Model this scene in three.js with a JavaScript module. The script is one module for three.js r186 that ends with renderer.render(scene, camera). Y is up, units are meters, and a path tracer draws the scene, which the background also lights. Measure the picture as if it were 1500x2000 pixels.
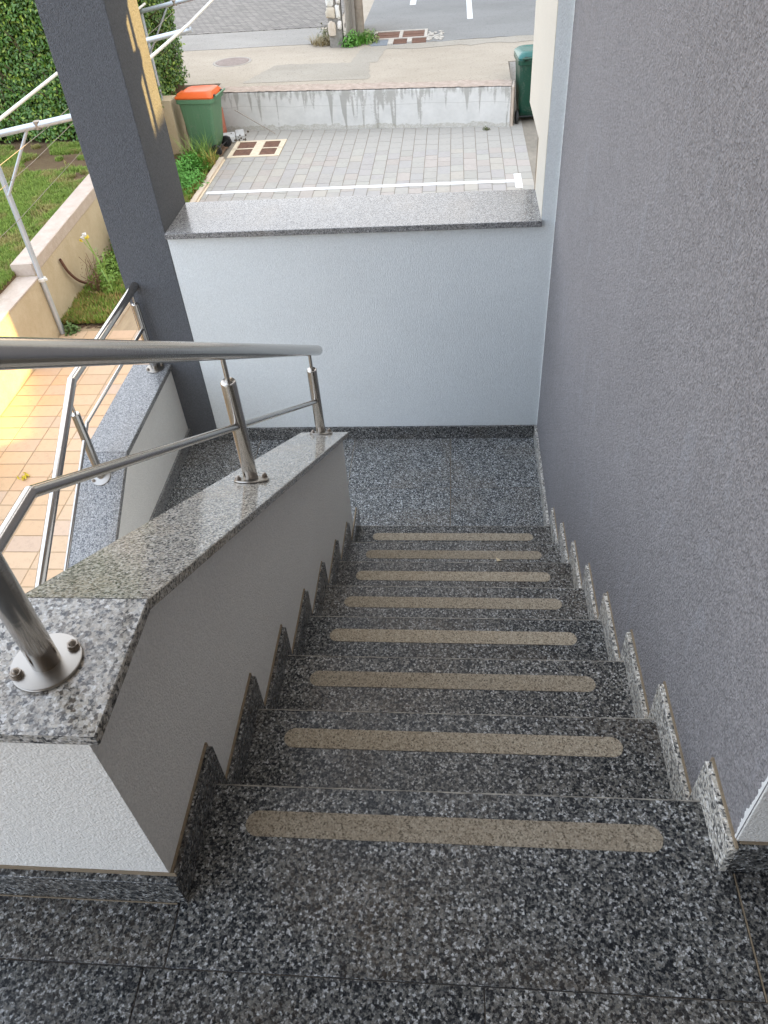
import * as THREE from 'three';
import { RoundedBoxGeometry } from 'three/addons/geometries/RoundedBoxGeometry.js';
import { mergeGeometries, mergeVertices } from 'three/addons/utils/BufferGeometryUtils.js';

// ---------------------------------------------------------------- camera, sky, sun, exposure
const scene = new THREE.Scene();
const camera = new THREE.PerspectiveCamera(67.9392, 0.75, 0.05, 600);
camera.position.set(0.4816, 1.4334, 0.7260);
camera.rotation.set(-0.74607, 0.12701, -0.08609, 'YXZ');
const renderer = new THREE.WebGLRenderer({ antialias: true });
renderer.toneMapping = THREE.LinearToneMapping;
renderer.toneMappingExposure = 5.2;
renderer.shadowMap.enabled = true;

const SUN_EL = 0.35;                                           // low late sun from beyond the right-hand end of the facade
const sunDir = new THREE.Vector3(0.91 * Math.cos(SUN_EL), Math.sin(SUN_EL), -0.415 * Math.cos(SUN_EL)).normalize();
{
  const w = 512, h = 256, d = new Float32Array(w * h * 4);
  for (let j = 0; j < h; j++) for (let i = 0; i < w; i++) {
    const el = ((j + 0.5) / h - 0.5) * Math.PI, az = ((i + 0.5) / w - 0.5) * 2 * Math.PI;
    const v = new THREE.Vector3(Math.cos(el) * Math.cos(az), Math.sin(el), Math.cos(el) * Math.sin(az));
    const up = Math.max(0, v.y), c = Math.max(0, v.dot(sunDir));
    const k = Math.pow(1 - up, 2.6);
    const g = 0.40 * Math.pow(c, 5) + 0.7 * Math.pow(c, 40), o = (j * w + i) * 4, e = 0.60;
    const side = 0.5 + 0.5 * v.dot(sunDir), warm = side * side * (3 - 2 * side);      // bluer away from the sun
    const top = [0.60 + 0.24 * warm, 0.77 + 0.07 * warm, 1.06 - 0.20 * warm], low = [0.92 + 0.24 * warm, 0.95 + 0.09 * warm, 0.98 - 0.12 * warm];
    for (let q = 0; q < 3; q++) d[o + q] = e * (top[q] * (1 - k) + low[q] * k + g * [1.0, 0.84, 0.58][q]);
    if (v.y < 0) { d[o] *= 0.35; d[o + 1] *= 0.33; d[o + 2] *= 0.31; }
    d[o + 3] = 1;
  }
  const sky = new THREE.DataTexture(d, w, h, THREE.RGBAFormat, THREE.FloatType);
  sky.mapping = THREE.EquirectangularReflectionMapping;
  sky.magFilter = sky.minFilter = THREE.LinearFilter;
  sky.needsUpdate = true;
  scene.background = sky; scene.environment = sky;
}
const sun = new THREE.DirectionalLight(new THREE.Color(1.0, 0.66, 0.22), 4.0);
sun.target.position.set(0, 0, -4); sun.position.copy(sunDir).multiplyScalar(60).add(sun.target.position);
sun.castShadow = true; sun.shadow.radius = 0.8; sun.shadow.mapSize.set(4096, 4096);
Object.assign(sun.shadow.camera, { left: -22, right: 22, top: 22, bottom: -22, near: 1, far: 140 });
scene.add(sun, sun.target);

// ---------------------------------------------------------------- helpers
let seed = 7;
const rnd = () => { seed = (seed * 1664525 + 1013904223) >>> 0; return seed / 4294967296; };
const rr = (a, b) => a + (b - a) * rnd();
const used = {};
function numbered(n) { const k = used[n] = (used[n] ?? -1) + 1; return k ? `${n}_${String(k).padStart(3, '0')}` : n; }
function shade(o) { o.traverse((m) => { if (m.isMesh) { m.castShadow = true; m.receiveShadow = true; } }); }
function thing(name, label, category, pos = [0, 0, 0], turn = 0, group) {
  const o = new THREE.Group(); o.name = numbered(name); o.position.set(...pos); o.rotation.y = turn;
  o.userData = { label, category }; if (group) o.userData.group = group;
  scene.add(o); return o;
}
function structure(name, label, pos = [0, 0, 0]) {
  const o = new THREE.Group(); o.name = numbered(name); o.position.set(...pos);
  o.userData = { kind: 'structure', label, category: name.replace(/_/g, ' ') }; scene.add(o); return o;
}
function part(name, geo, mat, parent, label) {
  const g = Array.isArray(geo) ? merge(geo) : geo;
  const m = new THREE.Mesh(g, mat); m.name = name; m.castShadow = m.receiveShadow = true;
  if (label) m.userData.label = label;
  parent.add(m); return m;
}
function merge(list) {
  const l = list.map((g) => { const n = g.index ? g.toNonIndexed() : g; for (const k of Object.keys(n.attributes)) if (!['position', 'normal', 'uv'].includes(k)) n.deleteAttribute(k); return n; });
  return mergeGeometries(l, false);
}
// planar uv in metres along the dominant axis of each face
function metreUV(g0, ou = 0, ov = 0, swap = false) {
  const g = g0.index ? g0.toNonIndexed() : g0, p = g.attributes.position, uv = new Float32Array(p.count * 2);
  const a = new THREE.Vector3(), b = new THREE.Vector3(), c = new THREE.Vector3();
  for (let i = 0; i < p.count; i += 3) {
    a.fromBufferAttribute(p, i); b.fromBufferAttribute(p, i + 1); c.fromBufferAttribute(p, i + 2);
    b.sub(a); c.sub(a); b.cross(c);
    const x = Math.abs(b.x), y = Math.abs(b.y), z = Math.abs(b.z);
    for (let k = 0; k < 3; k++) {
      a.fromBufferAttribute(p, i + k);
      let u, v;
      if (y >= x && y >= z) { u = a.x; v = a.z; } else if (x >= z) { u = a.z; v = a.y; } else { u = a.x; v = a.y; }
      if (swap) [u, v] = [v, u];
      uv[(i + k) * 2] = u + ou; uv[(i + k) * 2 + 1] = v + ov;
    }
  }
  g.setAttribute('uv', new THREE.BufferAttribute(uv, 2)); return g;
}
const box = (x0, x1, y0, y1, z0, z1, r = 0.002) => {
  const w = x1 - x0, h = y1 - y0, d = z1 - z0;
  const g = r > 0 ? new RoundedBoxGeometry(w, h, d, 1, Math.min(r, w / 3, h / 3, d / 3)) : new THREE.BoxGeometry(w, h, d);
  g.translate((x0 + x1) / 2, (y0 + y1) / 2, (z0 + z1) / 2); return g;
};
const mbox = (...a) => metreUV(box(...a));
// polygon in (z, y) extruded along x
function prismX(pts, x0, x1, bevel = 0) {
  const s = new THREE.Shape(pts.map(([z, y]) => new THREE.Vector2(-z, y)));
  const g = new THREE.ExtrudeGeometry(s, { depth: x1 - x0 - 2 * bevel, bevelEnabled: bevel > 0, bevelSize: bevel, bevelOffset: -bevel, bevelThickness: bevel, bevelSegments: 1 });
  g.translate(0, 0, x0 + bevel); g.rotateY(Math.PI / 2); return g;
}
function tube(pts, r, seg = 12, cap = true) {
  const list = [];
  for (let i = 0; i + 1 < pts.length; i++) {
    const a = new THREE.Vector3(...pts[i]), b = new THREE.Vector3(...pts[i + 1]), d = b.clone().sub(a), L = d.length();
    const g = new THREE.CylinderGeometry(r, r, L, seg, 1, !cap); g.translate(0, L / 2, 0);
    g.applyQuaternion(new THREE.Quaternion().setFromUnitVectors(new THREE.Vector3(0, 1, 0), d.normalize())); g.translate(a.x, a.y, a.z); list.push(g);
    if (i) { const s = new THREE.SphereGeometry(r * 1.0, seg, 8); s.translate(a.x, a.y, a.z); list.push(s); }
  }
  return merge(list);
}
function cyl(r0, r1, h, x, y, z, seg = 24) { const g = new THREE.CylinderGeometry(r1, r0, h, seg); g.translate(x, y + h / 2, z); return g; }
function lathe(pts, seg = 32) { return new THREE.LatheGeometry(pts.map(([x, y]) => new THREE.Vector2(x, y)), seg); }

// ---------------------------------------------------------------- textures
function hash(x, y, s) { let h = (x * 374761393 + y * 668265263 + s * 974711) | 0; h = Math.imul(h ^ (h >>> 13), 1274126177); h ^= h >>> 16; return (h >>> 0) / 4294967296; }
function vnoise(u, v, n, s, m = n) {            // tileable value noise, n x m cells over the unit square
  const x = u * n, y = v * m, xi = Math.floor(x), yi = Math.floor(y); let fx = x - xi, fy = y - yi;
  fx = fx * fx * (3 - 2 * fx); fy = fy * fy * (3 - 2 * fy);
  const w = (k, q) => ((k % q) + q) % q;
  const a = hash(w(xi, n), w(yi, m), s), b = hash(w(xi + 1, n), w(yi, m), s), c = hash(w(xi, n), w(yi + 1, m), s), d = hash(w(xi + 1, n), w(yi + 1, m), s);
  return a + (b - a) * fx + (c - a) * fy + (a - b - c + d) * fx * fy;
}
const toS = (l) => 255 * (l <= 0.0031308 ? 12.92 * l : 1.055 * Math.pow(Math.min(1, l), 1 / 2.4) - 0.055);
function colourTex(N, size, f) {
  const d = new Uint8Array(N * N * 4);
  for (let j = 0; j < N; j++) for (let i = 0; i < N; i++) { const c = f(i / N, j / N, i, j), o = (j * N + i) * 4; d[o] = toS(c[0]); d[o + 1] = toS(c[1]); d[o + 2] = toS(c[2]); d[o + 3] = 255; }
  return finish(new THREE.DataTexture(d, N, N), size, true);
}
function greyTex(N, size, f) {
  const d = new Uint8Array(N * N * 4);
  for (let j = 0; j < N; j++) for (let i = 0; i < N; i++) { const c = Math.max(0, Math.min(255, 255 * f(i / N, j / N))), o = (j * N + i) * 4; d[o] = d[o + 1] = d[o + 2] = c; d[o + 3] = 255; }
  return finish(new THREE.DataTexture(d, N, N), size, false);
}
function finish(t, size, srgb) {
  t.wrapS = t.wrapT = THREE.RepeatWrapping; t.magFilter = THREE.LinearFilter; t.minFilter = THREE.LinearMipmapLinearFilter; t.generateMipmaps = true;
  if (srgb) t.colorSpace = THREE.SRGBColorSpace; t.repeat.set(1 / size, 1 / size); t.anisotropy = 8; t.needsUpdate = true; return t;
}
const mix3 = (a, b, t) => [a[0] + (b[0] - a[0]) * t, a[1] + (b[1] - a[1]) * t, a[2] + (b[2] - a[2]) * t];

// crystals of granite: nearest of jittered seeds, each with a mineral of its own, broken up by a finer set of crystals
function cellOf(u, v, cells, s) {
  const x = u * cells, y = v * cells, xi = Math.floor(x), yi = Math.floor(y); let best = 9, bx = 0, by = 0;
  for (let b = -1; b < 2; b++) for (let a = -1; a < 2; a++) {
    const cx = ((xi + a) % cells + cells) % cells, cy = ((yi + b) % cells + cells) % cells;
    const q = (x - xi - a - hash(cx, cy, s)) ** 2 + (y - yi - b - hash(cx, cy, s + 1)) ** 2 * (0.6 + hash(cx, cy, s + 2));
    if (q < best) { best = q; bx = cx; by = cy; }
  }
  return [bx, by];
}
function granite(N, size, cells, minerals, s, tint) {
  return colourTex(N, size, (u, v) => {
    const wu = u + (vnoise(u, v, cells * 2, s + 5) - 0.5) * 0.7 / cells, wv = v + (vnoise(u, v, cells * 2, s + 6) - 0.5) * 0.7 / cells;
    const [bx, by] = cellOf(wu, wv, cells, s), [fx, fy] = cellOf(wu, wv, Math.round(cells * 1.9), s + 40);
    let cl = 0.60 * hash(bx, by, s + 3) + 0.33 * hash(fx, fy, s + 43) + 0.07 * vnoise(u, v, Math.round(cells / 2.2), s + 8);
    cl = Math.min(0.999, Math.max(0, (cl - 0.5) * 1.42 + 0.5));
    let k = 0, acc = 0; while (k < minerals.length - 1 && cl > (acc += minerals[k][0])) k++;
    const j = 0.8 + 0.4 * hash(fx, fy, s + 4), fine = 0.88 + 0.24 * vnoise(u, v, cells * 4, s + 9);
    let c = minerals[k][1].map((m) => m * j * fine);
    if (tint) c = mix3(c, tint, 0.38 * Math.max(0, vnoise(u, v, 7, s + 12) - 0.5) * 2 * hash(bx, by, s + 11));
    return c;
  });
}
const darkGranite = granite(1024, 1.05, 235, [[0.27, [0.016, 0.017, 0.019]], [0.16, [0.052, 0.054, 0.055]], [0.20, [0.115, 0.113, 0.105]], [0.19, [0.175, 0.165, 0.145]], [0.12, [0.26, 0.26, 0.25]], [0.2, [0.48, 0.48, 0.47]]], 11, [0.17, 0.125, 0.08]);
const paleGranite = granite(1024, 1.0, 185, [[0.20, [0.055, 0.053, 0.052]], [0.13, [0.18, 0.175, 0.165]], [0.19, [0.33, 0.31, 0.275]], [0.22, [0.45, 0.41, 0.345]], [0.16, [0.53, 0.505, 0.46]], [0.2, [0.64, 0.62, 0.585]]], 31, [0.48, 0.36, 0.23]);
const greyGranite = granite(1024, 1.0, 270, [[0.20, [0.05, 0.052, 0.056]], [0.16, [0.14, 0.14, 0.14]], [0.24, [0.24, 0.235, 0.225]], [0.22, [0.29, 0.28, 0.262]], [0.12, [0.35, 0.345, 0.335]], [0.2, [0.46, 0.455, 0.445]]], 37, [0.30, 0.25, 0.19]);
const stripTex = granite(512, 0.42, 130, [[0.11, [0.11, 0.092, 0.07]], [0.18, [0.24, 0.207, 0.16]], [0.36, [0.335, 0.292, 0.23]], [0.2, [0.39, 0.348, 0.28]], [0.2, [0.45, 0.41, 0.34]]], 51, [0.26, 0.20, 0.13]);
const graniteRough = greyTex(512, 0.5, (u, v) => 0.17 + 0.14 * vnoise(u, v, 24, 3) + 0.12 * vnoise(u, v, 96, 4));
const graniteMat = (map, o) => new THREE.MeshStandardMaterial({ map, roughnessMap: graniteRough, roughness: 0.9, metalness: 0, ...o });
const M = {};
M.wornGranite = new THREE.MeshPhysicalMaterial({ map: darkGranite, roughnessMap: graniteRough, roughness: 1, specularIntensity: 0.35 });     // dulled by feet
M.darkGranite = graniteMat(darkGranite, { roughness: 0.85 });
M.paleGranite = graniteMat(paleGranite, { roughness: 0.5 });
M.greyGranite = graniteMat(greyGranite, { roughness: 0.6 });
M.fineCap = graniteMat((() => { const t = paleGranite.clone(); t.repeat.set(1.55, 1.35); t.needsUpdate = true; return t; })(), { roughness: 0.42, color: new THREE.Color(0.97, 0.96, 0.93) });
M.skirtGranite = graniteMat(paleGranite, { roughness: 0.9, color: new THREE.Color(1.3, 1.3, 1.28) });
M.landingGraniteLit = graniteMat(darkGranite, { roughness: 0.8, color: new THREE.Color(1.5, 1.53, 1.56) });  // same dark granite, brightened and cooled to paint in the light on the landing
M.strip = new THREE.MeshStandardMaterial({ map: stripTex, roughness: 0.95 });

const plasterBump = greyTex(1024, 0.62, (u, v) => {
  const wx = u + 0.004 * vnoise(u, v, 40, 21), wy = v + 0.004 * vnoise(u, v, 40, 22);
  const a = vnoise(wx, wy, 150, 23, 110), b = vnoise(wx, wy, 260, 24, 200), c = vnoise(wx, wy, 60, 25, 40);
  const worm = 1 - Math.abs(2 * a - 1);
  return 0.55 * worm + 0.30 * b + 0.15 * c;
});
function plaster(base, vary, grain, s, bump, extra) {
  const map = colourTex(1024, 1.7, (u, v) => {
    const big = vnoise(u, v, 5, s) * 0.5 + vnoise(u, v, 13, s + 1) * 0.3 + vnoise(u, v, 41, s + 2) * 0.2, f = vnoise(u, v, 420, s + 3);
    const k = 1 + vary * (big - 0.5) * 2 + grain * (f - 0.5) * 2;
    let c = base.map((q) => q * k);
    if (extra) c = extra(c, u, v);
    return c;
  });
  return new THREE.MeshStandardMaterial({ map, bumpMap: plasterBump, bumpScale: bump, roughness: 0.95 });
}
const sandBump = greyTex(1024, 0.62, (u, v) => 0.45 * vnoise(u, v, 210, 27) + 0.35 * vnoise(u, v, 340, 28) + 0.2 * vnoise(u, v, 90, 29));
M.white = plaster([0.82, 0.79, 0.725], 0.03, 0.07, 61, 0.0018); M.white.bumpMap = sandBump;
M.facade = plaster([0.71, 0.735, 0.722], 0.03, 0.07, 65, 0.0020); M.facade.bumpMap = sandBump;
M.cream = plaster([0.60, 0.555, 0.465], 0.03, 0.04, 71, 0.0012);
const scuff = (c, u, v) => { // pale rub marks and chalky patches on the dark paint
  const a = vnoise(u, v, 26, 90, 9) * vnoise(u, v, 90, 91, 30), k = Math.max(0, a - 0.5) * 1.2;
  return mix3(c, [0.32, 0.32, 0.33], Math.min(0.22, k));
};
M.dark = plaster([0.236, 0.222, 0.219], 0.06, 0.30, 81, 0.0045, scuff);
M.pillar = plaster([0.110, 0.114, 0.122], 0.05, 0.2, 85, 0.0040);
M.steel = new THREE.MeshStandardMaterial({ color: new THREE.Color(0.53, 0.50, 0.46), metalness: 1, roughness: 0.2,
  roughnessMap: greyTex(256, 0.2, (u, v) => 0.75 + 0.25 * vnoise(u, v, 6, 5, 90)), bumpMap: greyTex(256, 0.2, (u, v) => vnoise(u, v, 3, 6, 120)), bumpScale: 0.00006 });
M.steelPlate = new THREE.MeshStandardMaterial({ color: new THREE.Color(0.36, 0.33, 0.29), metalness: 1, roughness: 0.32 });
M.rustyBolt = new THREE.MeshStandardMaterial({ color: new THREE.Color(0.34, 0.29, 0.24), metalness: 0.9, roughness: 0.5 });
const noisy0 = (a, b) => new THREE.MeshStandardMaterial({ map: colourTex(256, 0.9, (u, v) => mix3(a, b, Math.max(0, vnoise(u, v, 14, 3) * 1.6 - 0.5) * vnoise(u, v, 90, 4))), roughness: 1 });
M.grout = new THREE.MeshStandardMaterial({ color: new THREE.Color(0.24, 0.17, 0.095), roughness: 1 });
M.joint = noisy0([0.05, 0.045, 0.04], [0.17, 0.125, 0.08]);
M.bead = new THREE.MeshStandardMaterial({ map: colourTex(256, 0.3, (u, v) => mix3([0.40, 0.31, 0.20], [0.11, 0.085, 0.06], vnoise(u, v, 20, 3) * 0.5 + vnoise(u, v, 60, 3) * 0.5)), roughness: 1 });
const noisy = (N, size, a, b, n, s, rough = 0.95, bump = 0, o = {}) => new THREE.MeshStandardMaterial({
  map: colourTex(N, size, (u, v) => mix3(a, b, 0.45 * vnoise(u, v, n, s) + 0.3 * vnoise(u, v, n * 4, s + 1) + 0.25 * vnoise(u, v, n * 16, s + 2))), roughness: rough,
  ...(bump ? { bumpMap: greyTex(N, size, (u, v) => 0.5 * vnoise(u, v, n * 4, s + 3) + 0.5 * vnoise(u, v, n * 16, s + 4)), bumpScale: bump } : {}), ...o });

// ---------------------------------------------------------------- measures
const R = 0.1745, T = 0.2887, L = -8 * R, ZB = -2.978, G = -2.6, S0 = -2.0, XW = 0.965, XS = 0.95;

// ---------------------------------------------------------------- terrain, streets and paths far below
{
  const gnd = new THREE.PlaneGeometry(900, 900); gnd.rotateX(-Math.PI / 2); gnd.translate(0, G - 0.12, 0);
  const m = part('ground', metreUV(gnd), noisy(512, 6, [0.16, 0.12, 0.08], [0.30, 0.25, 0.18], 10, 301), scene); m.userData = { kind: 'structure', label: 'bare earth under the whole plot', category: 'ground' };
}

// ---------------------------------------------------------------- stairs
function slabMeshes(name, list, mat, parent, base) {
  for (const [x0, x1, y0, y1, z0, z1] of list) part(name, metreUV(box(x0, x1, y0, y1, z0, z1, 0.0025), rnd() * 3, rnd() * 3, rnd() > 0.5), Array.isArray(mat) ? mat[Math.floor(rnd() * mat.length)] : mat, parent);
}
function stadium(x0, x1, z0, z1, y, h) {
  const r = (z1 - z0) / 2, s = new THREE.Shape();
  s.moveTo(x0 + r, -z1); s.lineTo(x1 - r, -z1); s.absarc(x1 - r, -(z0 + z1) / 2, r, -Math.PI / 2, Math.PI / 2, false); s.lineTo(x0 + r, -z0); s.absarc(x0 + r, -(z0 + z1) / 2, r, Math.PI / 2, 1.5 * Math.PI, false);
  const g = new THREE.ExtrudeGeometry(s, { depth: h, bevelEnabled: false, curveSegments: 14 });
  g.rotateX(-Math.PI / 2); g.translate(0, y, 0); return metreUV(g, rnd(), rnd());
}
M.worn = new THREE.MeshStandardMaterial({ map: colourTex(256, 0.5, (u, v) => mix3([0.10, 0.09, 0.075], [0.46, 0.42, 0.35], Math.min(1, 0.9 * vnoise(u, v, 12, 3) + 0.5 * vnoise(u, v, 70, 4) - 0.1))), roughness: 0.8 });  // pale tone for worn nosings, with the chamfer's caught light put into it
const wornEdgeGlint = (x0, x1, y, z) => { const g = new THREE.BoxGeometry(x1 - x0, 0.0026, 0.0022, 60, 1, 1), p = g.attributes.position; for (let i = 0; i < p.count; i++) if (p.getZ(i) > 0) p.setZ(i, p.getZ(i) + 0.0016 * (hash(Math.round(p.getX(i) * 300), 3, 9) - 0.45)); g.translate((x0 + x1) / 2, y - 0.0010, z + 0.0007); return metreUV(g, rnd(), rnd()); };
const slabTone = [0.88, 1.0, 1.1, 0.95, 1.05, 0.92, 1.12, 1.0].map((k, i) => { const m = M.wornGranite.clone(); m.color.setRGB(k, k * (1 - 0.012 * (i % 3)), k * (1 - 0.025 * (i % 3))); return m; });
const stripTone = [0.80, 1.0, 0.9, 1.06, 0.96, 1.08, 0.92, 1.0].map((k) => { const m = M.strip.clone(); m.color.setRGB(k * 1.06, k * 1.01, k * 0.93); return m; });
const stairs = thing('staircase', 'speckled dark granite staircase descending between the white parapet and the dark wall', 'staircase');
for (let k = 0; k < 8; k++) {
  const y = -k * R, zf = -k * T, j = rr(-0.002, 0.002);
  if (k) {
    const tr = part('tread', metreUV(box(-0.013, 0.963, y - 0.03, y, zf + j, zf + T + 0.0115, 0.0025), rnd() * 4, rnd() * 4), slabTone[k], stairs);
    part('anti_slip_strip', stadium(0.075 + j, 0.862 + j, zf + 0.052, zf + 0.103, y + 0.0002, 0.0008), stripTone[k], tr).rotation.y = rr(-0.0015, 0.0015);
    part('worn_edge_glint', wornEdgeGlint(-0.012, 0.962, y, zf + j), M.worn, tr);  // pale line painted as the glint on the worn nosing
  }
  part('riser', metreUV(box(-0.013, 0.963, y - R + 0.0005, y - 0.0305, zf + 0.012, zf + 0.032, 0.001), rnd() * 4, rnd() * 4), M.wornGranite, stairs);
}
part('stair_core', prismX([[0.02, -0.05], ...Array.from({ length: 8 }, (_, k) => [[-k * T + 0.034, -k * R - 0.036], [-k * T + 0.034, -(k + 1) * R - 0.036]]).flat(), [-7 * T + 0.034, L - 0.3], [0.02, L - 0.3]], -0.012, 0.96), M.grout, stairs);
// lower flight, turning back under the upper landing
const low = thing('lower_staircase', 'lower granite flight turning back down beside the outer parapet', 'staircase');
for (let k = 1; k < 7; k++) {
  const y = L - k * R, z0 = -2.02 + (k - 1) * T;
  part('tread', metreUV(box(-1.163, -0.19, y - 0.03, y, z0 - 0.01, z0 + T, 0.0025), rnd() * 4, rnd() * 4), M.darkGranite, low);
  part('riser', metreUV(box(-1.163, -0.19, y + 0.0005, y + R - 0.0305, z0 - 0.035, z0 - 0.013, 0.001), rnd() * 4, rnd() * 4), M.darkGranite, low);
}
// landing of large slabs on its mortar bed
const land = structure('landing_floor', 'square landing of dark granite slabs at the foot of the stairs');
{
  const xs = [-1.164, -0.72, -0.13, 0.457, 0.963], zs = [ZB + 0.002, -2.512, -7 * T + 0.011];
  const l = []; for (let i = 0; i < 4; i++) for (let j = 0; j < 2; j++) { if (j === 1 && i < 2) { l.push([xs[i] + 0.001, xs[i + 1] - 0.001, L - 0.03, L, zs[j] + 0.001, -2.03]); continue; } l.push([xs[i] + 0.0008, xs[i + 1] - 0.0008, L - 0.03, L, zs[j] + 0.0008, zs[j + 1] - 0.0008]); }
  slabMeshes('slab', l, M.landingGraniteLit, land);
  part('mortar_bed', box(-1.164, 0.963, L - 0.2, L - 0.0022, ZB + 0.003, -2.035, 0), M.grout, land);
}
const upper = structure('upper_landing_floor', 'upper landing of dark granite slabs in front of the top step');
{
  const y0 = -0.03;
  const first = part('slab', metreUV(box(-0.0145, 0.9765, y0, 0, 0, 0.3345, 0.0025), 1.3, 0.4), M.wornGranite, upper);
  part('anti_slip_strip', stadium(0.076, 0.866, 0.052, 0.103, 0.0002, 0.0008), stripTone[0], first);
  part('worn_edge_glint', wornEdgeGlint(-0.012, 0.975, 0, 0), M.worn, first);
  slabMeshes('slab', [[-1.3, -0.0160, y0, -0.0005, 0.2165, 0.3345], [0.9790, 1.6, y0, -0.0006, 0.116, 0.3345], [-1.3, -0.0515, y0, 0, 0.3357, 0.93], [-0.0503, 0.53, y0, -0.0004, 0.3357, 0.93], [0.5312, 1.6, y0, 0, 0.3357, 0.93], [-1.3, 0.2, y0, 0, 0.932, 2.6], [0.202, 1.6, y0, 0, 0.932, 2.6]], slabTone, upper);
  part('mortar_bed', [box(-1.3, 1.6, -0.2, -0.0022, 0.217, 2.6, 0), box(-0.0144, 0.9764, -0.2, -0.0315, 0.034, 0.2165, 0)], M.joint, upper);
  part('mortar_line', box(0.9770, 0.9790, -0.02, 0.0002, 0.135, 0.3345, 0), M.bead, upper);
}

// ---------------------------------------------------------------- right-hand wall with stepped skirting
function skirtSteps(parent, xIn, xOut, mat, kMax, beadSide, startZ) {
  // one L-shaped piece per step; xIn is the face towards the stair, xOut lies against the wall
  const h = 0.089, o = 0.038;
  for (let k = 0; k <= kMax; k++) {
    const y = -k * R, zn = k === 0 ? startZ : -(k - 1) * T - o - 0.001, zf = -k * T - o, j = rr(-0.003, 0.003);
    const pts = [[zn, y + 0.0005], [-k * T - 0.001, y + 0.0005], [-k * T - 0.001, y - R + 0.0005], [zf, y - R + 0.0005], [zf, y + h + j - 0.006], [zf + 0.004, y + h + j], [zn, y + h + j]];
    const a = Math.min(xIn, xOut), b = Math.max(xIn, xOut);
    part('skirting_tile', metreUV(prismX(pts, a, b, 0.001), rnd() * 2, rnd() * 2), mat, parent);
  }
  const beads = [];
  const bx0 = beadSide > 0 ? xOut - 0.0045 : xOut - 0.001, bx1 = beadSide > 0 ? xOut + 0.001 : xOut + 0.0045;
  for (let k = 0; k <= kMax; k++) {
    const y = -k * R, zn = k === 0 ? startZ : -(k - 1) * T - o - 0.001, zf = -k * T - o;
    beads.push(box(bx0, bx1, y + h - 0.01, y + h + 0.003, zf + 0.003, zn - 0.002, 0.0008), box(bx0, bx1, y - R + h, y + h + 0.003, zf - 0.0025, zf + 0.0025, 0.0008));
  }
  part('mortar_line', beads, M.bead, parent);
}
const rightWall = thing('stair_wall', 'tall dark grey rough plastered wall along the right of the stairs', 'wall');
{
  part('plaster', mbox(XW, 1.25, -1.8, 3.0, ZB, 0.112, 0.003), M.dark, rightWall);
  part('wall_end', mbox(XW + 0.0005, 1.6, 0.0, 3.0, 0.1121, 0.1165, 0.002), M.white, rightWall, 'pale plastered end of the dark wall');
  skirtSteps(rightWall, XS, XW - 0.0002, M.skirtGranite, 7, 1, 0.1315);
  part('skirting_tile', metreUV(box(XS, XW - 0.0002, L + 0.0005, L + 0.089, ZB + 0.0145, -7 * T - 0.04, 0.001)), M.skirtGranite, rightWall);
  part('skirting_tile', metreUV(box(XW + 0.0003, 1.6, 0.0005, 0.089, 0.1167, 0.1315, 0.001), 0.3), M.darkGranite, rightWall);
  part('mortar_line', box(XW + 0.0045, 1.6, 0.0895, 0.092, 0.1167, 0.122, 0.0008), M.bead, rightWall);
}

// ---------------------------------------------------------------- white parapet beside the stairs
const par = thing('stair_parapet', 'white plastered parapet with granite coping carrying the near handrail', 'parapet');
{
  const sl = (0.565 + 0.577) / 1.94, ca = Math.atan(sl), n = 0.021 / Math.cos(ca), half = 0.021 * Math.tan(ca / 2);
  const zb = -0.01, ze = -1.95, yT = 0.565, yE = yT - sl * (zb - ze);
  part('plaster', metreUV(prismX([[0.215, -0.3], [0.215, yT - 0.0212], [zb + half, yT - 0.0212], [ze + 0.02, yE - n + sl * 0.02 - 0.0002], [ze + 0.02, L - 0.25], [-1.9, G - 0.1], [0.1, G - 0.1]], -0.185, -0.015, 0)), M.white, par);
  part('return_wall', mbox(-1.3, -0.1851, -0.3, yT - 0.0212, 0.02, 0.215, 0), M.white, par);
  part('coping_slab', metreUV(prismX([[0.227, yT], [zb + 0.001, yT], [zb + 0.001 + half, yT - 0.021], [0.227, yT - 0.021]], -1.3, 0.012, 0.002), 0.35, 0.1), M.paleGranite, par, 'level granite coping with the bolted post flange');
  part('coping_slab', metreUV(prismX([[zb - 0.001, yT - sl * 0.001], [ze, yE], [ze + 0.012, yE - n + sl * 0.012], [zb - 0.001 + half, yT - 0.021 - sl * 0.001]], -0.2, 0.012, 0.002), 1.7, 0.6), M.fineCap, par, 'long sloping granite coping');
  skirtSteps(par, 0, -0.0148, M.darkGranite, 7, -1, 0.2150);
  part('skirting_tile', metreUV(box(-1.3, 0.0, 0.0, 0.088, 0.2152, 0.2305, 0.002), 0.7), M.darkGranite, par);
  part('mortar_line', [box(-1.3, -0.002, 0.0875, 0.099, 0.2151, 0.2175, 0.0008), box(-1.3, -0.02, -0.002, 0.0012, 0.2306, 0.2325, 0.0005)], M.bead, par);
}

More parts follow.
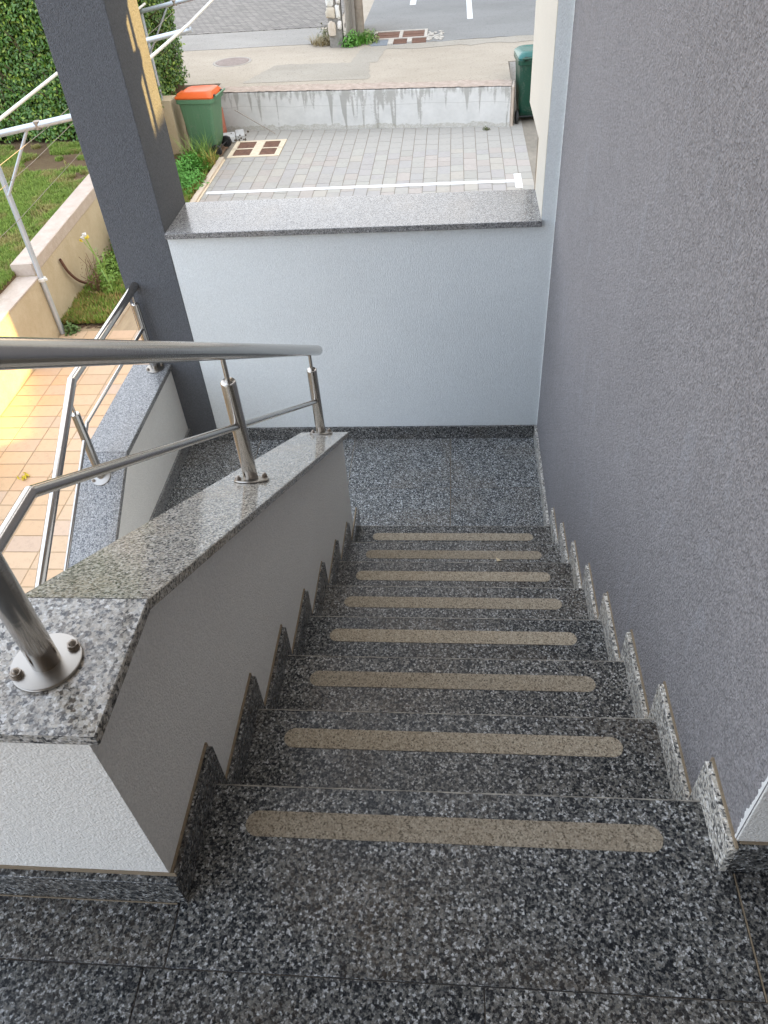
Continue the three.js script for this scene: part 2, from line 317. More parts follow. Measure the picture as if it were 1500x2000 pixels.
// ---------------------------------------------------------------- facade wall behind the landing, pier, wing wall
const fac = thing('facade_wall', 'white rough plastered parapet wall closing the landing with wide granite sill', 'wall');
{
  part('plaster', metreUV(merge([box(-0.984, 0.8995, G - 0.1, -0.1065, -3.355, ZB, 0), box(0.8997, 1.6, G - 0.1, 3.0, -3.362, ZB, 0)])), M.facade, fac);
  part('coping_slab', metreUV(box(-0.984, 0.9, -0.106, -0.076, -3.372, ZB + 0.024, 0.003), 0.2, 0.2), M.greyGranite, fac);
  part('wing_wall', mbox(0.9005, 1.3, 0.16, 3.0, -4.03, -3.3625, 0.004), M.cream, fac, 'cream wall fin projecting outwards above the sill');
  part('reveal_plaster', mbox(0.8965, 0.8995, -0.0755, 3.0, -3.3615, ZB - 0.004, 0.001), M.cream, fac, 'reveal of the opening, warm sun bounce put into its cream colour');  // white plaster; warm bounce from the sun is painted in as cream
  const xs = [-0.983, -0.35, 0.25, 0.949];
  for (let i = 0; i < 3; i++) part('skirting_tile', metreUV(box(xs[i] + 0.0006, xs[i + 1] - 0.0006, L + 0.0005, L + 0.088, ZB + 0.0003, ZB + 0.0142, 0.001), rnd(), rnd()), M.darkGranite, fac);
}
const pil = thing('pillar', 'square dark grey plastered pillar standing between the sill wall and the handrail', 'pillar');
part('shaft', mbox(-1.285, -0.985, G - 0.1, 3.0, -3.375, ZB + 0.003, 0.004), M.pillar, pil);

const outer = thing('outer_parapet', 'outer white parapet with blue grey granite coping left of the landing', 'parapet');
{
  const sl = 0.6, ca = Math.atan(sl), n = 0.03 / Math.cos(ca), half = 0.03 * Math.tan(ca / 2), yT = -0.845, zb = -2.16, ze = 0.1;
  const end = (z) => yT - sl * (z - zb);
  part('plaster', metreUV(prismX([[ZB + 0.004, G - 0.1], [ZB + 0.004, yT - 0.0302], [zb - half, yT - 0.0302], [ze, end(ze) - n - 0.0003], [ze, G - 0.1]].reverse(), -1.368, -1.165, 0.002)), M.white, outer);
  part('coping_slab', metreUV(prismX([[ZB + 0.0045, yT - 0.03], [ZB + 0.0045, yT], [zb - 0.001, yT], [zb - 0.001 - half, yT - 0.03]].reverse(), -1.382, -1.153, 0.0025), 0.5, 0.9), M.greyGranite, outer);
  part('coping_slab', metreUV(prismX([[zb + 0.001 - half, yT - 0.0301], [zb + 0.001, yT - 0.001], [ze + 0.02, end(ze + 0.02)], [ze + 0.02, end(ze + 0.02) - n]].reverse(), -1.382, -1.153, 0.0025), 0.8, 2.9), M.greyGranite, outer);
  part('skirting_tile', metreUV(box(-1.1648, -1.151, L + 0.0005, L + 0.088, ZB + 0.004, -2.03, 0.001)), M.greyGranite, outer);
}
{
  const ragged = (x0, n, f) => { const p = [], uv = [], id = []; for (let i = 0; i <= n; i++) { const y = f.y0 + (f.y1 - f.y0) * i / n, w = 0.003 + 0.006 * Math.pow(hash(i, 3, f.s), 2) + 0.004 * vnoise(i / n, 0.5, Math.round(n / 6), f.s + 1, 1); for (const [dx, z] of [[0, f.z], [0, f.z + f.d * w], [0.0011, f.z + f.d * (w + 0.0006)]]) { p.push(x0 + dx, y, z); uv.push(z, y); } if (i) { const a = (i - 1) * 3, b = i * 3; for (const k of [0, 1]) id.push(a + k, b + k, a + k + 1, b + k, b + k + 1, a + k + 1); } }
    const g = new THREE.BufferGeometry(); g.setAttribute('position', new THREE.Float32BufferAttribute(p, 3)); g.setAttribute('uv', new THREE.Float32BufferAttribute(uv, 2)); g.setIndex(id); g.computeVertexNormals(); return g; };
  const edge = new THREE.MeshStandardMaterial({ color: new THREE.Color(0.72, 0.71, 0.68), roughness: 0.95, side: THREE.DoubleSide });
  part('paint_edge', ragged(XW - 0.0011, 560, { y0: L + 0.09, y1: 2.6, z: ZB + 0.0003, d: 1, s: 41 }), edge, rightWall, 'ragged pale paint edge in the corner');
  part('paint_edge', ragged(XW - 0.0011, 160, { y0: 0.092, y1: 0.9, z: 0.113, d: -1, s: 43 }), edge, rightWall, 'ragged pale paint edge at the near end of the wall');
}
// unseen roof and back wall, extent set to steer light, and the house beside
{
  const r = thing('shading_roof', 'unseen pale ceiling slab over the upper landing, sized to steer the light', 'roof');
  const paleCeiling = noisy(512, 0.9, [0.66, 0.64, 0.60], [0.74, 0.72, 0.68], 7, 95, 0.9);  // kept pale to bounce light onto the stairs
  part('slab', mbox(-1.5, 3.2, 2.851, 3.1, -0.98, 4.4, 0.01), paleCeiling, r);  // edges placed to dim the near floor and open the landing
  part('beam', mbox(-1.3, 1.6, 3.001, 3.25, -3.38, -2.97, 0.01), M.facade, r);
  const h = thing('house', 'dark plastered body of the house right of the stair wall', 'house');
  part('wall', mbox(1.602, 7, G - 0.1, 6, -3.36, 4.4, 0.01), M.dark, h);
  part('wall', mbox(-0.4, 1.6, -0.1, 2.85, 3.0, 3.3, 0.01), M.dark, h);  // wall behind the camera, added to cut light on the upper landing
}

// ---------------------------------------------------------------- handrails
function handrailPost(parent, x, y, z, H, tilt, pin) {
  const p = part('post', [lathe([[0, 0.004], [0.0205, 0.004], [0.0205, H - 0.005], [0.0175, H], [0.0, H]], 28)].map((g) => { g.translate(0, 0, 0); return g; }), M.steel, parent);
  p.position.set(x, y, z);
  const f = part('base_flange', lathe([[0, 0], [0.0495, 0], [0.0505, 0.0015], [0.0495, 0.006], [0, 0.006]], 40), M.steelPlate, p); f.rotation.x = tilt;
  for (const s of [-1, 1]) {
    const g = merge([cyl(0.0085, 0.0085, 0.007, 0, 0, 0, 6), cyl(0.0095, 0.0095, 0.0016, 0, -0.0008, 0, 16), (() => { const q = new THREE.SphereGeometry(0.0055, 12, 6, 0, 7, 0, 1.57); q.scale(1, 1.3, 1); q.translate(0, 0.006, 0); return q; })()]);
    const b = part('bolt', g, M.rustyBolt, p); b.position.set(s * 0.032, 0.0065, -s * 0.0255).applyAxisAngle(new THREE.Vector3(1, 0, 0), tilt); b.rotation.set(tilt, rr(0, 1), 0);
  }
  part('pin', cyl(0.0065, 0.0065, pin, 0, H - 0.001, 0, 14), M.steel, p);
  return p;
}
{
  const hr = thing('handrail', 'stainless steel handrail on the white stair parapet nearest the viewer', 'handrail');
  const x = -0.1, sl = 0.5887, tilt = Math.atan(sl);
  const top = (z) => 0.993 + 0.599 * (z + 0.02), mid = (z) => 0.775 + 0.613 * (z + 0.02);
  part('top_rail', tube([[x, top(0), 1.2], [x, top(0), -0.0], [x, top(-2.075), -2.075]], 0.0215, 28), M.steel, hr);
  part('mid_rail', tube([[x, mid(-0.02), 0.113], [x, mid(-0.02), -0.02], [x, mid(-1.9), -1.9]], 0.0095, 16), M.steel, hr);
  const cy = (z) => z > -0.01 ? 0.565 : 0.565 + sl * (z + 0.01);
  for (const z of [0.113, -0.9, -1.905]) {
    const b = cy(z), H = (z > 0 ? 0.335 : top(z) - b - 0.088);
    handrailPost(hr, x, b + 0.001, z, H, z > 0 ? 0 : -tilt, z > 0 ? top(0) - b - H : 0.07);
  }
}
{
  const hr = thing('handrail', 'stainless steel handrail on the outer parapet running into the dark pillar', 'handrail');
  const x = -1.27, sl = 0.594, yT = -0.845, zb = -2.13, tilt = Math.atan(0.6), yr = -0.402, ym = -0.63, z1 = 0;
  part('top_rail', tube([[-1.225, yr + 0.045, ZB + 0.0035], [x, yr, zb], [x, yr - sl * (z1 - zb), z1]], 0.0215, 24), M.steel, hr);
  part('mid_rail', tube([[-1.23, ym + 0.045, -2.93], [x, ym, zb + 0.015], [x, ym - sl * (z1 - 0.1 - zb), z1 - 0.1]], 0.0095, 14), M.steel, hr);
  for (const [z, px, dr] of [[-2.93, -1.235, 0.045], [-2.05, x, 0], [-1.05, x, 0]]) {
    const b = z < zb ? yT : yT - 0.6 * (z + 2.16), r = z < zb ? yr + dr : yr - sl * (z - zb);
    handrailPost(hr, px, b + 0.001, z, r - b - 0.082, z < zb ? 0 : tilt, 0.065);
  }
}

// ---------------------------------------------------------------- tiled path beside the outer parapet
const tint = (c, a) => { const k = 1 + rr(-a, a); return c.map((q) => q * k * (1 + rr(-0.012, 0.012))); };
function matSet(n, f) { return Array.from({ length: n }, (_, i) => f(i)); }
const speck = colourTex(256, 0.5, (u, v) => { const k = 0.86 + 0.16 * vnoise(u, v, 12, 401) + 0.12 * vnoise(u, v, 60, 402) - 0.1 * (vnoise(u, v, 128, 403) > 0.86 ? 1 : 0); return [k, k, k]; });
const speckBump = greyTex(256, 0.5, (u, v) => vnoise(u, v, 90, 404));
const stoneMats = (n, c, a, rough = 0.85) => matSet(n, () => new THREE.MeshStandardMaterial({ color: new THREE.Color(...tint(c, a)), map: speck, bumpMap: speckBump, bumpScale: 0.0006, roughness: rough }));
const path = structure('tiled_path', 'terracotta tiled path running along the outer parapet below');
{
  const mats = [...stoneMats(4, [0.51, 0.362, 0.235], 0.05, 0.6), ...stoneMats(3, [0.53, 0.36, 0.22], 0.06, 0.6), ...stoneMats(2, [0.49, 0.36, 0.26], 0.05, 0.6)];
  const w = 0.283, d = 0.1785, g = box(-w / 2 + 0.0045, w / 2 - 0.0045, -0.012, 0, -d / 2 + 0.0045, d / 2 - 0.0045, 0.003);
  const gs = matSet(4, () => metreUV(g.clone(), rnd(), rnd()));
  const pick = [];
  for (let i = 0; i < 9; i++) for (let j = 0; j < 41; j++) {
    const x = -3.846 + w * (i + 0.5), z = -1.9 - d * (j + 0.5);
    if (x - w / 2 > -1.42 || (z < -6.62 && x < -3.1)) continue;
    pick.push([x, z, x < -2.3 ? 0 : 1]);
  }
  pick.sort((a, b) => a[2] - b[2]);
  pick.slice(0, 290).forEach(([x, z]) => {
    const m = part('tile', gs[Math.floor(rnd() * 4)], mats[Math.floor(rnd() * mats.length)], path);
    m.position.set(x, G + rr(-0.0008, 0.0008), z); m.rotation.set(rr(-0.002, 0.002), 0, rr(-0.002, 0.002));
  });
  part('mortar_bed', box(-3.88, -1.41, G - 0.1, G - 0.004, -9.3, -0.4, 0), noisy(256, 0.7, [0.26, 0.185, 0.11], [0.42, 0.32, 0.20], 30, 411), path);
}
const kerb = thing('garden_kerb', 'low pale concrete kerb edging the weedy garden strip', 'kerb');
part('kerb_stone', [mbox(-3.345, -3.265, G - 0.1, G + 0.035, -9.0, -6.63, 0.008), mbox(-3.345, -3.265, G - 0.1, G + 0.035, -12.05, -9.004, 0.008)], noisy(256, 0.8, [0.50, 0.40, 0.30], [0.66, 0.57, 0.46], 9, 420), kerb);
{
  const g = new THREE.PlaneGeometry(0.95, 6.4, 30, 160); g.rotateX(-Math.PI / 2); g.translate(-3.79, G + 0.004, -9.8);
  const p = g.attributes.position; for (let i = 0; i < p.count; i++) p.setY(i, p.getY(i) + 0.028 * hash(i, 3, 5) + 0.02 * Math.sin(p.getZ(i) * 5));
  g.computeVertexNormals();
  const m = part('garden_soil', metreUV(g), noisy(512, 0.9, [0.09, 0.05, 0.03], [0.24, 0.15, 0.09], 12, 431, 1, 0.01), scene); m.userData = { kind: 'structure', label: 'brown soil of the narrow garden strip beside the path', category: 'soil' };
}

// ---------------------------------------------------------------- parking court of pale concrete pavers
const court = structure('paved_court', 'parking court of pale concrete pavers behind the sill wall');
{
  const mats = [...stoneMats(6, [0.37, 0.345, 0.308], 0.05), ...stoneMats(3, [0.385, 0.348, 0.305], 0.05), ...stoneMats(2, [0.365, 0.345, 0.318], 0.04)];
  const W0 = 0.198, list = [], cols = [[-3.234, 0.082]];
  for (let i = -4; i < 20; i++) cols.push([-2.36 + W0 * i, W0]);
  for (const [xl, w] of cols) {
    const x = xl + w / 2, run = (za, zb) => { let z = za; while (z > zb + 0.01) { const q = rnd(), len = Math.min(q < 0.3 ? 0.2 : q < 0.75 ? 0.26 : 0.33, z - zb); list.push([x, z - len / 2, +len.toFixed(2), w]); z -= len; } };
    const end = x < 1.40 ? -13.07 - (1.384 - x) * 0.1008 : -13.62;
    if (x < -2.36) { run(-8.6 - rr(0, 0.2), -12.08); run(-12.905, end); } else run(-8.6 - rr(0, 0.2), end);
  }
  list.sort((a, b) => b[1] - a[1]);
  const shown = list.filter((q) => q[1] < -9.05), cache = {};
  const geo = (len, w) => cache[len + 'x' + w] ??= matSet(3, () => metreUV(box(-w / 2 + 0.004, w / 2 - 0.004, -0.03, 0, -len / 2 + 0.004, len / 2 - 0.004, 0.004), rnd(), rnd()));
  shown.slice(0, 298).forEach(([x, z, len, w]) => {
    const m = part('paver', geo(len, w)[Math.floor(rnd() * 3)], mats[Math.floor(rnd() * mats.length)], court);
    m.position.set(x, G + rr(-0.0015, 0.0015), z); m.rotation.set(rr(-0.003, 0.003), 0, rr(-0.003, 0.003));
  });
  const far = shown.slice(298).map(([x, z, len, w]) => geo(len, w)[0].clone().translate(x, G + rr(-0.0015, 0.0015), z));
  if (far.length) { const m = part('far_pavers', far, mats[1], court); m.userData.kind = 'stuff'; }
  part('sand_bed', box(-3.4, 2.8, G - 0.1, G - 0.006, -14.7, -3.4, 0), noisy(256, 0.6, [0.17, 0.15, 0.12], [0.33, 0.29, 0.23], 20, 441), court);
  const paint = noisy(512, 0.8, [0.72, 0.71, 0.68], [0.86, 0.86, 0.84], 14, 447, 0.8);
  part('painted_line', [mbox(-3.2, 1.33, G + 0.002, G + 0.0045, -10.60, -10.505, 0)], paint, court, 'long white parking line across the pavers');
  part('painted_line', [mbox(1.33, 1.43, G + 0.002, G + 0.0046, -10.83, -10.28, 0)], paint, court, 'short white cross bar ending the parking line');
  part('edge_strip', [mbox(-3.262, -3.235, G - 0.03, G + 0.006, -12.0, -8.6, 0.003)], noisy(256, 0.8, [0.62, 0.48, 0.32], [0.74, 0.64, 0.48], 9, 449), court);
}
const rust = (s) => noisy(256, 0.35, [0.075, 0.035, 0.022], [0.24, 0.12, 0.075], 10, s, 0.8, 0.002, { metalness: 0.15 });
const frameMat = noisy(256, 0.5, [0.60, 0.48, 0.33], [0.74, 0.66, 0.52], 12, 455);
{
  const c = thing('inspection_cover', 'four rusty square cover plates in a sandy frame set in the pavers', 'manhole', [-2.80, G, -12.493]);
  const rm = rust(461), W = 0.868, D = 0.82;
  const f = [];
  for (const [a, b, p, q] of [[-W / 2, W / 2, -D / 2, -D / 2 + 0.07], [-W / 2, W / 2, D / 2 - 0.07, D / 2], [-W / 2, W / 2, -0.02, 0.025], [-W / 2, -W / 2 + 0.07, -D / 2 + 0.07, D / 2 - 0.07], [W / 2 - 0.09, W / 2, -D / 2 + 0.07, D / 2 - 0.07], [-0.07, 0.08, -D / 2 + 0.07, -0.02], [-0.07, 0.08, 0.025, D / 2 - 0.07]]) f.push(mbox(a + 0.0005, b - 0.0005, -0.06, 0.008, p + 0.0005, q - 0.0005, 0.003));
  part('frame', f, frameMat, c);
  for (const [a, b] of [[-W / 2 + 0.075, -0.075], [0.085, W / 2 - 0.095]]) for (const [p, q] of [[-D / 2 + 0.075, -0.025], [0.03, D / 2 - 0.075]]) {
    const pl = part('cover_plate', metreUV(box(a, b, -0.03, 0.002, p, q, 0.004), rnd(), rnd()), rm, c); pl.position.y = rr(-0.002, 0.001);
    for (const e of [p, q - 0.012]) part('edge_rim', box(a, b, 0.0, 0.006, e, e + 0.012, 0.001), rm, pl);
  }
}

// ---------------------------------------------------------------- stained concrete wall between court and street
{
  const len = 4.86, dir = new THREE.Vector2(4.83, 0.487), rot = -Math.atan2(dir.y, dir.x);
  const stains = colourTex(1024, 1, (u, v) => {
    const x = u * 5.2, h = v * 0.66;                                        // metres along and up
    const n = 0.5 * vnoise(u, v, 30, 501, 5) + 0.3 * vnoise(u, v, 120, 502, 18) + 0.2 * vnoise(u, v, 500, 503, 70);
    let c = mix3([0.55, 0.545, 0.515], [0.69, 0.68, 0.645], n);
    const patch = vnoise(u, 0.5, 9, 515, 1), reach = 0.05 + 0.75 * Math.pow(vnoise(u, 0.5, 103, 505, 1), 3.2) * (0.35 + patch) + 0.22 * patch * vnoise(u, 0.5, 37, 506, 1), from = 0.6 - h;
    const streak = Math.max(0, vnoise(u, v, 97, 507, 2) * 0.45 + vnoise(u, v, 230, 508, 2) * 0.6 + vnoise(u, v, 400, 509, 40) * 0.22 - 0.44);
    const run = from < reach ? Math.min(1, (reach - from) * 9) * streak * 2.3 : 0;
    c = mix3(c, [0.17, 0.155, 0.12], Math.min(0.5, run));
    const foot = h + 0.05 * vnoise(u, v, 40, 510, 3) + 0.03 * vnoise(u, v, 160, 511, 6) < 0.11 ? 0.55 * vnoise(u, v, 300, 512, 60) + 0.1 : 0;
    c = mix3(c, [0.33, 0.30, 0.22], foot);
    const crack = Math.abs(h - 0.36 - 0.03 * vnoise(u, 0.3, 18, 513, 1)) < 0.006 ? 0.25 : 0;
    return mix3(c, [0.3, 0.29, 0.26], crack);
  });
  stains.repeat.set(1, 1); stains.wrapS = stains.wrapT = THREE.ClampToEdgeWrapping;
  const w = thing('concrete_wall', 'low grey concrete wall with dark drip stains between court and street', 'wall', [-3.446, G, -13.534], rot);
  const g = box(-0.25, len, -0.1, 0.60, -0.34, 0, 0.02); { const p = g.attributes.position, uv = g.attributes.uv; for (let i = 0; i < p.count; i++) uv.setXY(i, (p.getX(i) + 0.3) / 5.2, p.getY(i) / 0.66); }
  part('body', g, new THREE.MeshStandardMaterial({ map: stains, roughness: 0.95, bumpMap: speckBump, bumpScale: 0.001 }), w);
  const top = new THREE.PlaneGeometry(len + 0.24, 0.36, 120, 8); top.rotateX(-Math.PI / 2); top.translate(len / 2 - 0.125, 0.607, -0.165);
  { const p = top.attributes.position; for (let i = 0; i < p.count; i++) { p.setY(i, p.getY(i) + 0.012 * vnoise(p.getX(i) / 6, p.getZ(i), 90, 520, 6)); p.setZ(i, p.getZ(i) + (p.getZ(i) > 0 ? -0.01 - 0.012 * vnoise(p.getX(i) / 6, 0.4, 60, 521, 1) : -0.05 * vnoise(p.getX(i) / 6, 0.4, 40, 522, 1))); } }
  top.computeVertexNormals();
  part('worn_top', metreUV(top), noisy(512, 0.9, [0.26, 0.20, 0.155], [0.52, 0.42, 0.345], 16, 523, 1, 0.004), w, 'pinkish worn mortar along the top of the wall');
  part('corner_plaster', mbox(len + 0.0005, len + 0.045, -0.1, 0.602, -0.36, -0.004, 0.02), noisy(256, 0.7, [0.42, 0.34, 0.27], [0.58, 0.50, 0.42], 9, 525), w);
}

// ---------------------------------------------------------------- street and what lies across it
const flat = (pts, y, th = 0.0015) => {        // polygon in (x, z), top at y
  const g = new THREE.ExtrudeGeometry(new THREE.Shape(pts.map(([x, z]) => new THREE.Vector2(x, -z))), { depth: th, bevelEnabled: false });
  g.rotateX(-Math.PI / 2); g.translate(0, y - th, 0); return metreUV(g);
};
const wob = (x0, z0, x1, z1, n, a, s) => Array.from({ length: n + 1 }, (_, i) => { const k = i / n; return [x0 + (x1 - x0) * k + a * (hash(i, 1, s) - 0.5), z0 + (z1 - z0) * k + a * (hash(i, 2, s) - 0.5)]; });
{
  const st = structure('street', 'pale worn asphalt street passing behind the concrete wall');
  const asphalt = (a, b, s) => { const t = colourTex(1024, 5.3, (u, v) => { const n = 0.4 * vnoise(u, v, 4, s, 7) + 0.25 * vnoise(u, v, 17, s + 1, 30) + 0.35 * vnoise(u, v, 420, s + 2); let c = mix3(a, b, n); if (vnoise(u, v, 300, s + 4) > 0.84) c = c.map((q) => q * 0.7); return c; }); return new THREE.MeshStandardMaterial({ map: t, roughness: 0.95, bumpMap: speckBump, bumpScale: 0.003 }); };
  const beige = asphalt([0.32, 0.27, 0.205], [0.45, 0.39, 0.31], 541), grey = asphalt([0.24, 0.222, 0.195], [0.35, 0.33, 0.295], 551), mid = asphalt([0.275, 0.245, 0.195], [0.40, 0.36, 0.30], 561);
  part('roadway', flat([[-60, -14.25], [-3.7, -14.25], [-3.69, -13.86], [1.40, -13.36], [1.42, -14.72], [60, -14.72], [60, -90], [-60, -90]], S0 - 0.0085, 0.7), beige, st);
  part('ramp', prismX([[-13.6, G - 0.01], [-14.71, S0 - 0.02], [-14.71, G - 0.1], [-13.6, G - 0.1]].reverse(), 1.44, 6), grey, st);
  part('road_patch', flat([...wob(-3.3, -14.15, -2.9, -15.3, 10, 0.05, 3), ...wob(-2.6, -15.35, -1.2, -15.2, 14, 0.06, 4), ...wob(-1.1, -15.1, -1.0, -14.0, 10, 0.05, 5)].reverse(), S0 - 0.0045), mid, st);
  part('road_patch', flat([...wob(-1.45, -15.2, -1.35, -16.3, 9, 0.05, 6), ...wob(-1.3, -16.4, -0.9, -16.35, 5, 0.04, 7), ...wob(-0.85, -16.2, -0.95, -15.15, 9, 0.05, 8)].reverse(), S0 - 0.0041), mid, st);
  part('verge_strip', flat([...wob(-40, -17.3, -2.35, -16.95, 60, 0.07, 9), ...wob(-2.2, -17.3, -2.4, -18.5, 12, 0.12, 10), [-40, -18.75]].reverse(), S0 - 0.004), grey, st);
  part('road_edge', flat([...wob(-1.25, -16.1, 40, -16.35, 160, 0.16, 12), [40, -16.9], ...wob(6, -16.85, -1.2, -16.45, 40, 0.12, 13)].reverse(), S0 - 0.0035), mid, st);
  part('parking_asphalt', flat([...wob(-1.2, -16.45, 6, -16.9, 40, 0.1, 14), [40, -17.0], [40, -60], [-1.3, -60], [-1.5, -17.3]].reverse(), S0 - 0.002), asphalt([0.185, 0.18, 0.168], [0.27, 0.265, 0.25], 571), st);
  const paint = noisy(256, 0.6, [0.55, 0.55, 0.53], [0.80, 0.80, 0.78], 14, 581);
  part('painted_line', flat([[0.74, -18.45], [0.86, -18.45], [0.86, -25], [0.74, -25]], S0 + 0.0015), paint, st, 'white bay line on the parking asphalt, longer one in view');
  part('painted_line', flat([[-0.58, -20.4], [-0.44, -20.4], [-0.44, -25], [-0.58, -25]], S0 + 0.0015), paint, st, 'white bay line on the parking asphalt, only its tip in view');
  // driveway too far away to tell the bricks apart singly
  const W = 0.21, H = 0.105;
  const joint = (u, v) => { const x = u * 2.52, y = v * 2.52, row = Math.floor(y / H), xx = x + (row % 2) * W / 2, fx = (xx / W) % 1, fy = (y / H) % 1; const e = Math.min(fx * W, (1 - fx) * W, fy * H, (1 - fy) * H); return [e, row, Math.floor(xx / W) % 12]; };
  const bt = colourTex(1024, 2.52, (u, v) => { const [e, a, b] = joint(u, v), k = 0.82 + 0.36 * hash(a, b, 77); const n = 0.85 + 0.3 * vnoise(u, v, 200, 591); return e < 0.009 ? [0.09, 0.082, 0.07] : [0.23 * k * n, 0.21 * k * n, 0.185 * k * n]; });
  bt.rotation = 0.42;
  const dr = structure('brick_driveway', 'grey brick driveway across the street');
  part('brick_paving', flat([[-40, -18.76], ...wob(-2.42, -18.52, -2.3, -18.52, 2, 0.02, 17), [-2.1, -18.8], [-1.95, -40], [-40, -40]].reverse(), S0 + 0.004, 0.03), new THREE.MeshStandardMaterial({ map: bt, roughness: 0.95, bumpMap: (() => { const t = greyTex(512, 2.52, (u, v) => Math.min(1, joint(u, v)[0] / 0.02)); t.rotation = 0.42; return t; })(), bumpScale: 0.006 }), dr);
}
{
  const c = thing('street_manhole', 'round worn iron manhole cover in the pale street', 'manhole', [-3.83, S0 - 0.0085, -15.8]);
  const m = noisy(256, 0.4, [0.20, 0.155, 0.13], [0.33, 0.27, 0.235], 12, 601, 0.9, 0.003);
  part('ring', lathe([[0.33, -0.03], [0.33, 0.006], [0.38, 0.006], [0.38, -0.03]], 48), noisy(256, 0.4, [0.30, 0.27, 0.23], [0.42, 0.38, 0.33], 12, 602), c);
  part('cover', lathe([[0, 0.004], [0.05, 0.005], [0.06, 0.002], [0.15, 0.002], [0.16, 0.006], [0.17, 0.002], [0.26, 0.002], [0.27, 0.006], [0.325, 0.006], [0.325, -0.03]], 48), m, c);
}
{
  const c = thing('storm_drain', 'rusty drain plates in a pale cement frame at the parking edge', 'drain', [-0.63, S0, -16.95]);
  const rm = rust(611), cem = noisy(256, 0.4, [0.36, 0.32, 0.27], [0.60, 0.56, 0.49], 12, 613, 1, 0.004);
  part('frame', [mbox(-0.55, 0.55, -0.05, 0.02, -0.68, -0.61), mbox(-0.55, 0.55, -0.05, 0.02, 0.0, 0.06), mbox(-0.02, 0.05, -0.05, 0.02, -0.609, -0.001), mbox(0.49, 0.549, -0.05, 0.02, -0.609, -0.001), mbox(-0.549, -0.49, -0.05, 0.02, -0.609, -0.001), mbox(-0.22, -0.11, -0.05, 0.025, 0.061, 0.5, 0.01), mbox(0.16, 0.26, -0.05, 0.025, 0.061, 0.4, 0.01)], cem, c);
  for (const [a, b] of [[-0.488, -0.022], [0.052, 0.488]]) { const p = part('cover_plate', metreUV(box(a, b, -0.04, 0.008, -0.608, -0.002, 0.004), rnd(), rnd()), rm, c); part('lifting_rib', [box(a + 0.03, b - 0.03, 0.006, 0.014, -0.32, -0.30, 0.002)], rm, p); }
  part('cover_plate', mbox(-0.54, -0.222, -0.04, 0.006, 0.062, 0.52, 0.004), noisy(256, 0.4, [0.13, 0.15, 0.17], [0.24, 0.26, 0.28], 12, 615, 0.8), c, 'blue grey cover plate');
  for (const [a, b] of [[-0.108, 0.158], [0.262, 0.54]]) for (let i = 0; i < 7; i++) part('grate_bar', metreUV(box(a, b, -0.03, 0.006, 0.064 + i * 0.058, 0.064 + i * 0.058 + 0.038, 0.003), rnd()), rm, c);
  const rub = []; for (let i = 0; i < 60; i++) { const g = new THREE.DodecahedronGeometry(rr(0.015, 0.05), 0); g.scale(1, 0.4, 1); g.rotateY(rr(0, 6)); g.translate(0.66 + rr(-0.13, 0.2), rr(-0.005, 0.012), rr(-0.5, 0.32)); rub.push(g); }
  const r = part('rubble', metreUV(merge(rub)), cem, c); r.userData.kind = 'stuff';
}
